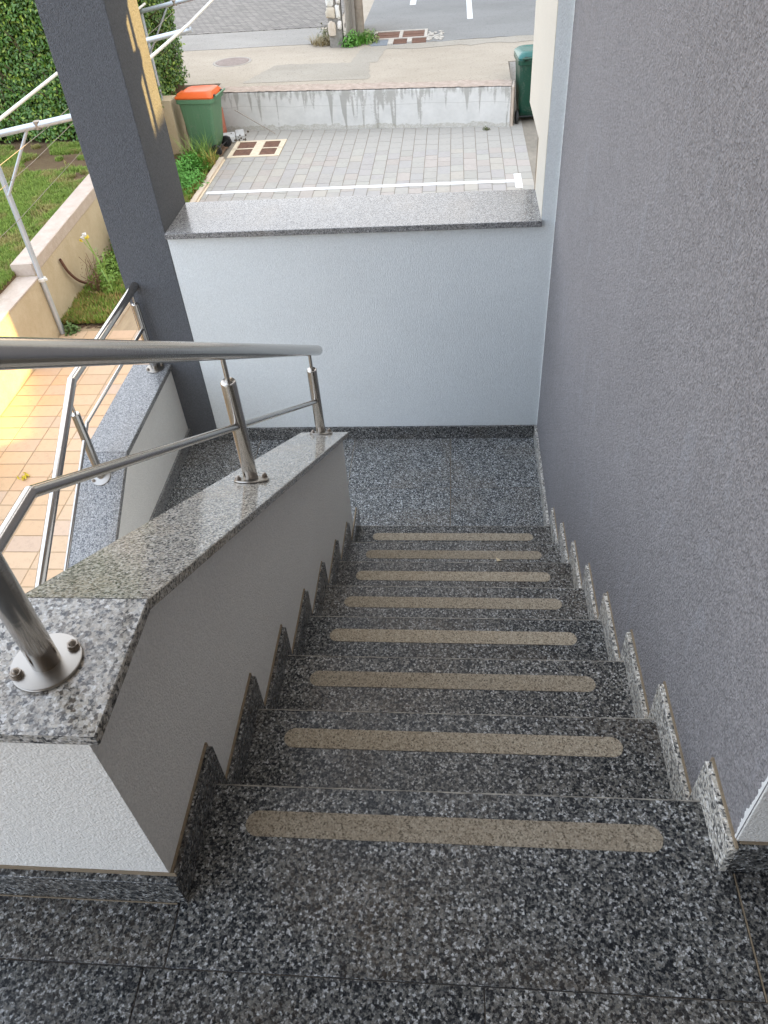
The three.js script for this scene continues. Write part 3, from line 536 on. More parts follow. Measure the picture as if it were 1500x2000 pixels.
// rubble-stone gate pier, board fence and pole on the far side of the street
{
  const p = thing('stone_pier', 'whitewashed rubble stone gate pier across the street', 'pier', [-1.86, S0, -16.62], 0.06);
  part('mortar_core', mbox(-0.135, 0.125, -0.05, 1.6, -0.3, 0.1, 0.01), noisy(256, 0.5, [0.20, 0.19, 0.17], [0.36, 0.34, 0.31], 14, 631, 1, 0.01), p);
  const sm = [...stoneMats(3, [0.74, 0.71, 0.66], 0.06), ...stoneMats(2, [0.62, 0.54, 0.43], 0.08)];
  for (const [ca, cb, lo, hi] of [[-0.15, 0.02, 0.17, 0.32], [0.035, 0.13, 0.1, 0.24]]) for (let y = ca < 0 ? 0.2 : 0.3; y < 1.5;) {
    const h = rr(lo, hi), a = ca + rr(-0.012, 0.012), b2 = cb + rr(-0.02, 0.012), g = new THREE.IcosahedronGeometry(0.5, 2), q = g.attributes.position, sd = Math.floor(rnd() * 99);
    for (let i = 0; i < q.count; i++) { const v = new THREE.Vector3().fromBufferAttribute(q, i), m = Math.max(Math.abs(v.x), Math.abs(v.y), Math.abs(v.z)); v.multiplyScalar(0.5 / (0.35 * 0.5 + 0.65 * m)); const k = 1 + 0.32 * (hash(Math.round(v.x * 4), Math.round(v.y * 4) + Math.round(v.z * 40), sd) - 0.5); q.setXYZ(i, v.x * k, v.y * k, v.z * k); }
    g.scale(b2 - a, h, 0.09); g.computeVertexNormals(); g.rotateZ(rr(-0.12, 0.12)); g.translate((a + b2) / 2, y + h / 2, 0.1);
    part('stone', metreUV(g, rnd(), rnd()), sm[Math.floor(rnd() * sm.length)], p);
    y += h + rr(0.01, 0.06);
  }
  const f = thing('board_fence', 'weathered grey upright board fence beside the stone pier', 'fence', [-1.71, S0, -16.6]);
  const wood = noisy(512, 0.8, [0.30, 0.275, 0.245], [0.46, 0.43, 0.39], 8, 641, 0.9, 0.002);
  for (let i = 0; i < 12; i++) { const b = part('board', metreUV(box(-0.013, 0.013, 0.05, 1.5, -0.145, 0, 0.003), rnd(), rnd()), wood, f); b.position.set(0.06 + i * 0.012, 0, -0.02 - i * 0.15); }
  part('rail', [mbox(0.02, 0.045, 0.3, 0.36, -1.7, -0.02), mbox(0.02, 0.045, 1.1, 1.16, -1.7, -0.02)], wood, f);
  const u = thing('utility_pole', 'weathered round wooden pole at the street edge beside the weeds', 'pole', [-1.42, S0, -17.0]);
  part('shaft', metreUV(new THREE.CylinderGeometry(0.072, 0.085, 6, 20).translate(0, 2.95, 0)), noisy(512, 0.9, [0.23, 0.185, 0.145], [0.36, 0.31, 0.25], 6, 651, 0.95, 0.004), u);
  part('iron_band', lathe([[0.086, 0], [0.088, 0.002], [0.088, 0.028], [0.086, 0.03]].map(([a, b]) => [a, b + 0.55]), 20), M.rustyBolt, u);
}

// ---------------------------------------------------------------- wheelie bins
function loft(secs, n = 6) {                   // rounded-rectangle sections { y, w (z), d (x), r, x }
  const pos = [], idx = [], N = n * 4;
  for (const s of secs) for (let c = 0; c < 4; c++) for (let i = 0; i < n; i++) {
    const a = (c + i / (n - 1)) * Math.PI / 2, sx = c === 0 || c === 3 ? 1 : -1, sz = c < 2 ? 1 : -1;
    pos.push((s.x || 0) + sx * (s.d / 2 - s.r) + s.r * Math.cos(a), s.y + (s.tilt || 0) * (sx * (s.d / 2 - s.r) + s.r * Math.cos(a)), sz * (s.w / 2 - s.r) + s.r * Math.sin(a));
  }
  for (let k = 0; k + 1 < secs.length; k++) for (let i = 0; i < N; i++) { const a = k * N + i, b = k * N + (i + 1) % N, c = a + N, d = b + N; idx.push(a, c, b, b, c, d); }
  for (const [k, fl] of [[0, 1], [secs.length - 1, 0]]) { const s = secs[k], m = pos.length / 3; pos.push(s.x || 0, s.y, 0); for (let i = 0; i < N; i++) { const a = k * N + i, b = k * N + (i + 1) % N; fl ? idx.push(m, a, b) : idx.push(m, b, a); } }
  const g = new THREE.BufferGeometry(); g.setAttribute('position', new THREE.Float32BufferAttribute(pos, 3)); g.setAttribute('uv', new THREE.Float32BufferAttribute(new Float32Array(pos.length / 3 * 2), 2)); g.setIndex(idx);
  const q = g.toNonIndexed(); q.computeVertexNormals(); return creased(q, 0.6);
}
function creased(g, ang) {
  const p = g.attributes.position, fn = [], map = {};
  const a = new THREE.Vector3(), b = new THREE.Vector3(), c = new THREE.Vector3();
  for (let i = 0; i < p.count; i += 3) { a.fromBufferAttribute(p, i); b.fromBufferAttribute(p, i + 1); c.fromBufferAttribute(p, i + 2); const n = b.clone().sub(a).cross(c.clone().sub(a)).normalize(); fn.push(n); for (let k = 0; k < 3; k++) (map[[0, 1, 2].map((q) => Math.round(p.array[(i + k) * 3 + q] * 1e4)).join()] ??= []).push(n); }
  const out = new Float32Array(p.count * 3), cs = Math.cos(ang);
  for (let i = 0; i < p.count; i++) { const n = fn[Math.floor(i / 3)], s = new THREE.Vector3(); for (const m of map[[0, 1, 2].map((q) => Math.round(p.array[i * 3 + q] * 1e4)).join()]) if (m.dot(n) > cs) s.add(m); s.normalize(); out.set([s.x, s.y, s.z], i * 3); }
  g.setAttribute('normal', new THREE.BufferAttribute(out, 3)); return g;
}
function bin(label, pos, turn, bodyC, lidC, rough, sc) {
  const b = thing('wheelie_bin', label, 'wheelie bin', pos, turn);
  const grime = (c, s) => colourTex(256, 1, (u, v) => { const n = vnoise(u, v, 10, s) * 0.5 + vnoise(u, v, 60, s + 1) * 0.5; return mix3(c, [0.30, 0.28, 0.24], n > 0.62 ? (n - 0.62) * 0.7 : 0); });
  const bm = new THREE.MeshStandardMaterial({ map: grime(bodyC, 701), roughness: rough }), lm = new THREE.MeshStandardMaterial({ map: grime(lidC, 711), roughness: rough * 0.9 });
  const black = new THREE.MeshStandardMaterial({ color: new THREE.Color(0.018, 0.018, 0.019), roughness: 0.7 });
  part('body', metreUV(loft([{ y: 0.06, w: 0.40, d: 0.40, r: 0.05, x: -0.05 }, { y: 0.075, w: 0.43, d: 0.43, r: 0.06, x: -0.05 }, { y: 0.22, w: 0.455, d: 0.50, r: 0.06, x: -0.02 }, { y: 0.90, w: 0.535, d: 0.635, r: 0.06 }, { y: 0.905, w: 0.545, d: 0.65, r: 0.06 }])), bm, b);
  part('rim', loft([{ y: 0.88, w: 0.575, d: 0.69, r: 0.06 }, { y: 0.885, w: 0.585, d: 0.70, r: 0.065 }, { y: 0.945, w: 0.585, d: 0.70, r: 0.065 }, { y: 0.95, w: 0.575, d: 0.69, r: 0.06 }]), bm, b);
  part('rib', [-0.2, -0.07, 0.07, 0.2].flatMap((x) => [-1, 1].map((s) => { const g = box(-0.008, 0.008, 0, 0.66, -0.004, 0.004, 0.003); g.rotateX(s * 0.058); g.translate(x, 0.22, s * 0.2275); return g; })), bm, b);
  const lid = part('lid', loft([{ y: 0.952, w: 0.565, d: 0.70, r: 0.06, x: -0.005 }, { y: 0.975, w: 0.585, d: 0.72, r: 0.07, x: -0.01 }, { y: 1.0, w: 0.56, d: 0.69, r: 0.09, x: -0.005, tilt: 0.02 }, { y: 1.045, w: 0.47, d: 0.58, r: 0.09, x: 0.02, tilt: 0.03 }, { y: 1.057, w: 0.40, d: 0.50, r: 0.09, x: 0.02, tilt: 0.03 }, { y: 1.052, w: 0.36, d: 0.44, r: 0.08, x: 0.02, tilt: 0.03 }, { y: 1.046, w: 0.30, d: 0.38, r: 0.06, x: 0.02, tilt: 0.03 }]), lm, b);
  part('lid_grip', [box(-0.375, -0.335, 0.985, 1.0, -0.12, 0.12, 0.004)], lm, lid);
  b.scale.setScalar(sc); const hd = part('handle', [tube([[0.34, 0.93, -0.2], [0.40, 0.985, -0.2]], 0.014, 10), tube([[0.34, 0.93, 0.2], [0.40, 0.985, 0.2]], 0.014, 10), tube([[0.40, 0.985, -0.24], [0.40, 0.985, 0.24]], 0.016, 12)], bm, b);
  for (const e of [-0.2, 0.14]) part('hinge', box(0.32, 0.37, 0.95, 1.0, e, e + 0.06, 0.008), black, hd);
  for (const s of [-1, 1]) {
    const w = part('wheel', lathe([[0.045, -0.02], [0.085, -0.024], [0.1, -0.014], [0.1, 0.014], [0.085, 0.024], [0.045, 0.02]], 32), black, b); w.rotation.x = Math.PI / 2; w.position.set(0.235, 0.1, s * 0.262);
    part('hub', [lathe([[0, 0.012], [0.046, 0.012], [0.046, -0.012], [0, -0.012]], 24), cyl(0.016, 0.014, 0.05, 0, -0.025, 0, 16), ...[0, 1, 2, 3, 4, 5].map((i) => box(0.012, 0.046, -0.018, 0.018, -0.004, 0.004, 0.001).rotateY(i * Math.PI / 3))], new THREE.MeshStandardMaterial({ color: new THREE.Color(0.04, 0.04, 0.042), roughness: 0.6 }), w);
  }
  part('axle', tube([[0.235, 0.1, -0.27], [0.235, 0.1, 0.27]], 0.011, 10), black, b);
  return b;
}
bin('green wheelie bin with a bright orange lid beside the cream wall end', [-3.58, G + 0.005, -12.42], -0.12, [0.10, 0.215, 0.115], [0.74, 0.125, 0.02], 0.5, 0.9);
bin('dark green wheelie bin with a green lid half hidden by the cream fin', [1.755, G, -13.44], -Math.PI / 2 + 0.06, [0.008, 0.062, 0.038], [0.015, 0.12, 0.10], 0.3, 1);

// ---------------------------------------------------------------- neighbour's garden: walls, lawn, hedge, pipe pergola
const nearPlaster = noisy(512, 1.3, [0.44, 0.35, 0.22], [0.56, 0.47, 0.33], 7, 801, 0.95, 0.003);
const wallCap = noisy(512, 0.7, [0.42, 0.33, 0.26], [0.56, 0.48, 0.41], 9, 811, 0.95, 0.003);
{
  const w = thing('garden_wall', 'nearer thick cream garden wall lit yellow by low sun', 'wall');
  part('plaster', mbox(-4.2, -3.86, G - 0.1, -1.952, -6.50, 0.5, 0.008), nearPlaster, w);
  part('wall_top', mbox(-4.205, -3.852, -1.951, -1.93, -6.508, 0.5, 0.006), wallCap, w);
  const f = thing('garden_wall', 'farther cream garden wall with a ledged top beside the weeds', 'wall', [-3.9, 0, -6.512], 0.046);
  part('plaster', mbox(-0.22, 0, G - 0.1, -1.9255, -5.9, 0, 0.006), nearPlaster, f);
  part('wall_top', [metreUV(prismX([[0, -1.925], [-5.9, -1.925], [-5.9, -1.80], [0, -1.80]].reverse(), -0.225, 0.006, 0.006))], wallCap, f);
  const e = thing('wall_end_post', 'short cream wall end with a slanted top beside the orange lidded bin', 'wall', [-4.16, G, -12.5]);
  part('plaster', metreUV(prismX([[0.24, -0.1], [-0.25, -0.1], [-0.25, 0.78], [-0.08, 0.84], [0.24, 0.84]].reverse(), -0.2, 0.14, 0.012)), nearPlaster, e);
}
function leafGeo(l, w, fold = 0.25) { // pointed leaf along +y, folded along its rib
  const g = new THREE.BufferGeometry();
  g.setAttribute('position', new THREE.Float32BufferAttribute([0, 0, 0, w / 2, l * 0.42, fold * w, 0, l * 0.5, 0, 0, l, -0.1 * l, -w / 2, l * 0.42, fold * w], 3));
  g.setAttribute('uv', new THREE.Float32BufferAttribute([0.5, 0, 1, 0.4, 0.5, 0.5, 0.5, 1, 0, 0.4], 2));
  g.setIndex([0, 1, 2, 2, 1, 3, 0, 2, 4, 2, 3, 4]); g.computeVertexNormals(); return g;
}
const leafMat = (o = {}) => new THREE.MeshStandardMaterial({ color: new THREE.Color(1, 1, 1), roughness: 0.55, side: THREE.DoubleSide, ...o });
function scatter(name, geo, mat, parent, n, place, colour, kind) {
  const im = new THREE.InstancedMesh(geo, mat, n), d = new THREE.Object3D(), c = new THREE.Color();
  for (let i = 0; i < n; i++) { d.scale.setScalar(1); d.rotation.set(0, 0, 0); place(d, i); d.updateMatrix(); im.setMatrixAt(i, d.matrix); im.setColorAt(i, c.setRGB(...colour(d, i))); }
  im.name = name; im.castShadow = im.receiveShadow = true; if (kind) im.userData.kind = kind; parent.add(im); return im;
}
{
  const g = new THREE.ExtrudeGeometry(new THREE.Shape([[-14, 0.5], [-4.1, 0.5], [-4.1, -6.5], [-4.36, -12.3], [-4.36, -14.2], [-14, -14.2]].map(([x, z]) => new THREE.Vector2(x, -z))), { depth: 0.7, bevelEnabled: false }); g.rotateX(-Math.PI / 2); g.translate(0, -2.6, 0); metreUV(g); const m = part('lawn_ground', g, noisy(1024, 2.6, [0.10, 0.052, 0.03], [0.15, 0.11, 0.05], 8, 821, 1, 0.01), scene); m.userData = { kind: 'structure', label: 'reddish soil of the raised garden lawn', category: 'soil' };
  const blade = merge([0, 1, 2, 3, 4, 5].map((i) => { const q = new THREE.PlaneGeometry(0.007, 0.05, 1, 2); q.translate(0, 0.025, 0); const p = q.attributes.position; for (let k = 0; k < p.count; k++) { const t = p.getY(k) / 0.05; p.setX(k, p.getX(k) * (1 - 0.8 * t)); p.setZ(k, 0.022 * t * t); } q.computeVertexNormals(); q.rotateY(i * 1.05 + 0.3); q.translate(0.012 * Math.sin(i * 2.1), 0, 0.012 * Math.cos(i * 1.7)); return q; }));
  const lawn = scatter('lawn_grass', blade, leafMat({ roughness: 0.8 }), scene, 62000, (d) => {
    for (;;) { const z = rr(-10.75, -5.2), x = rr(-7.6, -4.1 + Math.min(0, (z + 6.5) * 0.046)); const n = vnoise(x / 4, z / 4, 9, 831) * 0.6 + vnoise(x / 4, z / 4, 27, 832) * 0.4; if (z < -9.2 && n < 0.36 + 0.11 * (-9.2 - z)) continue; if (n < 0.3 && rnd() < 0.7) continue; d.position.set(x, -1.902, z); break; }
    d.rotation.y = rr(0, 6.3); d.scale.set(rr(0.8, 1.4), rr(0.5, 1.25), rr(0.8, 1.4));
  }, (d) => { const k = rr(0.7, 1.25), dry = vnoise(d.position.x / 4, d.position.z / 4, 17, 835) + rr(-0.2, 0.2) > 0.62; return dry ? [0.33 * k, 0.30 * k, 0.10 * k] : [0.22 * k, 0.315 * k, 0.055 * k]; }, 'stuff');
  lawn.userData.label = 'short patchy grass of the neighbouring lawn'; lawn.userData.category = 'grass';
}
{
  const h = thing('hedge', 'tall dense clipped green hedge behind the lawn', 'hedge');
  const X0 = -9.5, X1 = -4.2, Z0 = -14.1, Z1 = -10.85, Y0 = -1.9, Y1 = 0.35;
  const bulge = (a, b, s) => 0.22 * (vnoise(a / 8 + 9, b / 8 + 9, 10, s) - 0.5) + 0.12 * (vnoise(a / 8 + 9, b / 8 + 9, 30, s + 1) - 0.5);
  const core = new THREE.BoxGeometry(X1 - X0 - 0.5, Y1 - Y0 - 0.35, Z1 - Z0 - 0.5, 60, 24, 36); core.translate((X0 + X1) / 2, (Y0 + Y1) / 2 - 0.1, (Z0 + Z1) / 2);
  { const p = core.attributes.position; for (let i = 0; i < p.count; i++) { const k = 0.16 * (hash(Math.round(p.getX(i) * 50), Math.round(p.getY(i) * 50) * 77 + Math.round(p.getZ(i) * 50), 9) - 0.5); p.setXYZ(i, p.getX(i) + k, p.getY(i) + k, p.getZ(i) + k); } core.computeVertexNormals(); }
  part('dark_core', metreUV(core), noisy(512, 0.4, [0.012, 0.014, 0.006], [0.06, 0.05, 0.025], 20, 841, 1), h);  // solid near-black mass filling the hedge behind the leaves
  const twigs = []; for (let i = 0; i < 260; i++) { const front = rnd() < 0.6, x = front ? rr(-8, X1) : X1 - 0.3, z = front ? Z1 - 0.25 : rr(Z0, Z1), y = rr(Y0, 0); twigs.push(tube([[x, y, z], [x + (front ? rr(-0.2, 0.2) : 0.3), y + rr(0.1, 0.4), z + (front ? 0.28 : rr(-0.2, 0.2))]], 0.006, 5, false)); }
  part('branch', twigs, noisy(128, 0.3, [0.10, 0.07, 0.045], [0.2, 0.15, 0.1], 9, 843), h).userData.kind = 'stuff';
  const trunkMat = noisy(128, 0.3, [0.12, 0.085, 0.055], [0.22, 0.17, 0.12], 9, 844), st = []; for (let i = 0; i < 14; i++) { const x = rr(-8, X1 - 0.2), z = Z1 - rr(0.15, 0.4); st.push(tube([[x, Y0 - 0.02, z], [x + rr(-0.15, 0.15), Y0 + 0.7, z - 0.1]], rr(0.015, 0.03), 7, false)); }
  for (const g of st) part('trunk', g, trunkMat, h);
  const gs = leafGeo(0.066, 0.036);
  scatter('foliage', gs, leafMat({ roughness: 0.42 }), h, 98000, (d) => {
    const q = rnd(), dep = 0.30 * Math.pow(rnd(), 1.4); let n;
    if (q < 0.52) { const x = rr(-8.6, X1), y = Y0 + 0.04 + (Y1 - Y0) * Math.pow(rnd(), 0.95); d.position.set(x, y, Z1 - dep + bulge(x, y, 851)); n = new THREE.Vector3(0, 0.5, 1); }
    else if (q < 0.86) { const z = rr(Z0, Z1), y = rr(Y0 + 0.04, Y1); d.position.set(X1 - dep + bulge(z, y, 853), y, z); n = new THREE.Vector3(1, 0.5, 0); }
    else { const x = rr(-8.6, X1), z = rr(Z0, Z1); d.position.set(x, Y1 - dep + bulge(x, z, 855), z); n = new THREE.Vector3(0, 1, 0.2); }
    n.x += rr(-0.9, 0.9); n.y += rr(-0.7, 0.7); n.z += rr(-0.9, 0.9); d.lookAt(d.position.clone().add(n)); d.rotateZ(rr(0, 6.3)); d.rotateX(rr(-0.6, 0.4)); d.scale.setScalar(rr(0.6, 1.15));
  }, (d) => { const k = rr(0.65, 1.35), y = rnd() < 0.22; return y ? [0.21 * k, 0.30 * k, 0.04 * k] : [0.075 * k, 0.165 * k, 0.026 * k]; }, 'stuff');
}
{
  const galv = noisy(256, 0.6, [0.42, 0.46, 0.50], [0.60, 0.64, 0.68], 9, 861, 0.45, 0, { metalness: 0.55 });
  const white = noisy(256, 0.5, [0.62, 0.60, 0.54], [0.80, 0.78, 0.72], 9, 865, 0.7);
  const p = thing('pipe_pergola', 'grey galvanised pipe pergola standing against the cream garden wall', 'pergola');
  const posts = [[-3.835, -6.5], [-3.985, -9.65], [-4.175, -12.33]], top = -0.56, arm = (x, x0) => top + 0.15 * (x - x0);
  posts.forEach(([x, z], i) => {
    const po = part('post', tube([[x, G, z], [x, top, z]], 0.028, 16), galv, p);
    part('clamp', [box(x - 0.045, x + 0.036, -1.985, -1.945, z - 0.035, z + 0.035, 0.004), box(x + 0.03, x + 0.06, -1.978, -1.952, z - 0.01, z + 0.01, 0.003)], white, po);
    const xe = [-2.62, -2.64, -2.72][i], ar = part('arm', tube([[x - 0.09, arm(x - 0.09, x), z + 0.032], [xe, arm(xe, x), z + 0.032]], 0.03, 14), galv, p);
    part('tie_wire', [tube([[x + 0.55, arm(x + 0.55, x) - 0.034, z + 0.032], [x + 0.55, arm(x + 0.55, x) + 0.034, z + 0.032]], 0.034, 8)], M.rustyBolt, ar);
    part('brace', tube([[x + 0.01, -1.09, z + 0.02], [x + 0.43, arm(x + 0.43, x) - 0.015, z + 0.02]], 0.014, 10), galv, p);
  });
  const a = posts[0], b = posts[2];
  part('long_pole', tube([[a[0] + 0.12, top + 0.065, 0], [a[0] + 0.05, top + 0.065, a[1]], [b[0] + 0.02, top + 0.06, b[1] - 0.2]], 0.017, 10), white, p);
  part('long_pole', tube([[-2.70, arm(-2.7, a[0]) + 0.045, a[1] + 0.1], [-2.68, arm(-2.68, posts[1][0]) + 0.05, posts[1][1]], [-2.80, arm(-2.8, b[0]) + 0.05, b[1]], [-2.86, arm(-2.8, b[0]) + 0.06, -15.4]], 0.017, 10), white, p);
  const wires = []; for (const [dx, dy] of [[0.35, -0.24], [0.62, 0.06], [0.03, -0.75]]) wires.push(tube([[a[0] + dx, top + dy, -3], [a[0] + dx, top + dy - 0.01, a[1]], [b[0] + dx, top + dy - 0.02, b[1]]], 0.0028, 6, false));
  part('wire', wires, M.rustyBolt, p);
}

// ---------------------------------------------------------------- weeds and small things
function blades(n, R0, h, lean, w = 0.012) {
  const l = [];
  for (let i = 0; i < n; i++) {
    const a = rr(0, 6.3), r = R0 * Math.sqrt(rnd()), H = h * rr(0.5, 1), q = new THREE.PlaneGeometry(w, H, 1, 4), p = q.attributes.position, b = lean * rr(0.4, 1.2) * H; q.translate(0, H / 2, 0);
    for (let k = 0; k < p.count; k++) { const t = p.getY(k) / H; p.setX(k, p.getX(k) * (1 - 0.9 * t)); p.setZ(k, b * t * t); p.setY(k, p.getY(k) * (1 - 0.25 * lean * t)); }
    q.computeVertexNormals(); q.rotateY(rr(0, 6.3)); q.translate(r * Math.cos(a), 0, r * Math.sin(a)); l.push(q);
  }
  return merge(l);
}
function leafBall(n, rx, ry, rz, l, w) {
  const o = new THREE.Object3D(), list = [];
  for (let i = 0; i < n; i++) {
    const v = new THREE.Vector3(rr(-1, 1), rr(0, 1), rr(-1, 1)); if (v.length() > 1) { i--; continue; } v.normalize().multiplyScalar(Math.pow(rnd(), 0.35));
    const g = leafGeo(l * rr(0.6, 1.2), w * rr(0.7, 1.2)).toNonIndexed(), k = 1 + 0.25 * Math.sin(v.x * 7 + v.z * 5);
    o.position.set(v.x * rx * k, v.y * ry * k, v.z * rz * k); o.lookAt(o.position.x * 2 + rr(-0.4, 0.4) * rx, o.position.y * 2 + 0.4 * ry, o.position.z * 2 + rr(-0.4, 0.4) * rz); o.rotateZ(rr(0, 6.3)); o.rotateX(rr(-0.8, 0.5)); o.updateMatrix(); g.applyMatrix4(o.matrix); list.push(g);
  }
  return merge(list);
}
const green = (r, g, b) => leafMat({ color: new THREE.Color(r, g, b), roughness: 0.6 });
const stalks = (n, R0, h) => Array.from({ length: n }, () => { const a = rr(0, 6.3), r = R0 * rnd(); return tube([[r * 0.3 * Math.cos(a), -0.02, r * 0.3 * Math.sin(a)], [r * Math.cos(a), h * rr(0.5, 1), r * Math.sin(a)]], 0.004, 5, false); });
function bush(label, pos, rx, ry, rz, n, col, l = 0.06, w = 0.02, group) {
  const b = thing('weed_bush', label, 'weed', pos, 0, group);
  part('stem', stalks(14, rx * 0.8, ry * 0.8), green(0.10, 0.13, 0.04), b);
  part('foliage', leafBall(n, rx, ry, rz, l, w), green(...col), b); return b;
}
bush('bright green leafy weed bush growing beside the court kerb', [-3.6, G, -11.0], 0.27, 0.36, 0.62, 2600, [0.085, 0.27, 0.03], 0.075, 0.022);
function tuft(label, pos, n, r0, h, lean, col, w) { const t = thing('grass_tuft', label, 'grass tuft', pos); part('blades', blades(n, r0, h, lean, w), green(...col), t); return t; }
tuft('tall pale grass tuft between the bin and the weed bush', [-3.6, G, -11.85], 130, 0.26, 0.55, 0.6, [0.20, 0.33, 0.06], 0.016);
tuft('feathery olive grass tuft at the foot of the dark pillar', [-3.57, G, -10.05], 240, 0.17, 0.42, 0.5, [0.13, 0.21, 0.06], 0.01);
tuft('yellowing grass tuft against the court kerb near the bin wheel', [-3.42, G, -11.7], 60, 0.09, 0.35, 0.9, [0.36, 0.28, 0.06], 0.014);
bush('low yellow green weed clump against the farther garden wall', [-3.72, G, -7.85], 0.2, 0.26, 0.55, 1500, [0.15, 0.26, 0.03], 0.05, 0.022);
bush('dark leafy weed against the wall in the pillar\u2019s lee', [-3.75, G, -8.75], 0.22, 0.42, 0.4, 1300, [0.07, 0.16, 0.025], 0.06, 0.025);
bush('small round leafed weed at the foot of the pipe post', [-3.93 + 0.2, G, -6.52], 0.09, 0.13, 0.07, 120, [0.09, 0.16, 0.04], 0.05, 0.03);
{
  const t = scatter('ground_weeds', merge([0, 1, 2, 3, 4].map((i) => leafGeo(0.055, 0.018).toNonIndexed().rotateX(0.9).rotateY(i * 1.26))), leafMat({ roughness: 0.75 }), scene, 5200, (d) => { d.position.set(rr(-3.93, -3.36), G + 0.022, -6.66 - 5.4 * Math.pow(rnd(), 1.25)); d.rotation.y = rr(0, 6.3); d.scale.set(rr(0.6, 1.3), rr(0.6, 2.2), rr(0.6, 1.3)); }, (d) => { const k = rr(0.7, 1.3), dry = rnd() < (d.position.z > -7.3 ? 0.42 : 0.2); return dry ? [0.36 * k, 0.27 * k, 0.09 * k] : [0.19 * k, 0.28 * k, 0.04 * k]; }, 'stuff');
  t.userData.label = 'mixed low weeds covering the garden strip'; t.userData.category = 'weeds';
  const f = thing('flowering_weed', 'tall thin weed with white and yellow flowers before the cream wall', 'weed', [-3.5, G, -7.3]);
  const st = [[0, 0, 0], [-0.03, 0.3, 0], [-0.07, 0.55, 0.02], [-0.1, 0.76, 0.05]];
  part('stem', [tube(st, 0.007, 7), tube([[-0.03, 0.3, 0], [0.03, 0.52, 0.03]], 0.004, 6), tube([[-0.06, 0.5, 0.01], [-0.14, 0.7, 0.03]], 0.004, 6)], green(0.25, 0.38, 0.08), f);
  const lg = green(0.16, 0.28, 0.05); for (let i = 0; i < 16; i++) { const m = part('leaf', leafGeo(rr(0.06, 0.11), 0.022).rotateX(rr(0.6, 1.3)), lg, f); const y = rr(0.03, 0.6); m.position.set(-0.12 * y, y, 0.03 * y); m.rotation.y = rr(0, 6.3); }
  const head = (x, y, z, r) => { const l = []; for (let i = 0; i < 22; i++) { const g = leafGeo(r, r * 0.5).toNonIndexed(); g.rotateX(rr(0.1, 1.4)); g.rotateY(rr(0, 6.3)); g.translate(x + rr(-0.3, 0.3) * r, y + rr(-0.3, 0.3) * r, z + rr(-0.3, 0.3) * r); l.push(g); } return merge(l); };
  part('white_flower', [head(-0.1, 0.78, 0.05, 0.034), head(-0.14, 0.74, 0.03, 0.026)], leafMat({ color: new THREE.Color(0.85, 0.84, 0.8) }), f);
  part('yellow_flower', [head(-0.06, 0.755, 0.07, 0.03), head(-0.16, 0.71, 0.05, 0.025)], leafMat({ color: new THREE.Color(0.8, 0.62, 0.05) }), f);
  const dead = thing('dry_weed', 'dry brown twiggy weed against the cream wall', 'weed', [-3.72, G, -7.35]);
  const tw = []; for (let i = 0; i < 16; i++) { const a = rr(0, 6.3), h = rr(0.2, 0.55); tw.push(tube([[0, 0, 0], [0.06 * Math.cos(a), h * 0.6, 0.06 * Math.sin(a)], [rr(-0.12, 0.12), h, rr(-0.12, 0.12)]], 0.003, 5)); }
  part('twig', tw, green(0.16, 0.085, 0.05), dead); part('seed_head', leafBall(90, 0.12, 0.5, 0.12, 0.022, 0.015), green(0.22, 0.12, 0.07), dead);
  const ho = thing('bent_hose', 'rusty brown bent hose leaning on the cream garden wall', 'hose');
  const c = new THREE.CatmullRomCurve3([[-3.905, -2.03, -7.12], [-3.895, -2.2, -7.18], [-3.88, -2.38, -7.32], [-3.85, -2.5, -7.5], [-3.80, -2.57, -7.75]].map((q) => new THREE.Vector3(...q)));
  part('tube', new THREE.TubeGeometry(c, 40, 0.016, 10), noisy(128, 0.2, [0.10, 0.04, 0.025], [0.2, 0.1, 0.07], 9, 871, 0.7), ho);
}
tuft('short green weeds at the foot of the utility pole', [-1.42, S0, -16.75], 170, 0.26, 0.28, 0.7, [0.12, 0.30, 0.04], 0.03);
bush('broad leaved green weed between fence and utility pole', [-1.6, S0, -16.55], 0.17, 0.24, 0.16, 320, [0.11, 0.28, 0.04], 0.08, 0.04);
bush('olive weed right of the utility pole near the drain', [-1.2, S0, -16.8], 0.17, 0.2, 0.2, 260, [0.17, 0.22, 0.06], 0.07, 0.03);
tuft('dry straw coloured grass left of the stone pier', [-2.2, S0, -16.85], 170, 0.22, 0.22, 1.1, [0.30, 0.24, 0.12], 0.02);
bush('faded olive weed in the dry grass left of the stone pier', [-2.12, S0, -17.3], 0.2, 0.24, 0.3, 240, [0.17, 0.17, 0.07], 0.06, 0.03);
bush('tiny weed sprouting from the joint below the concrete wall', [1.0, G, -12.92], 0.07, 0.05, 0.04, 40, [0.13, 0.14, 0.06], 0.04, 0.02);
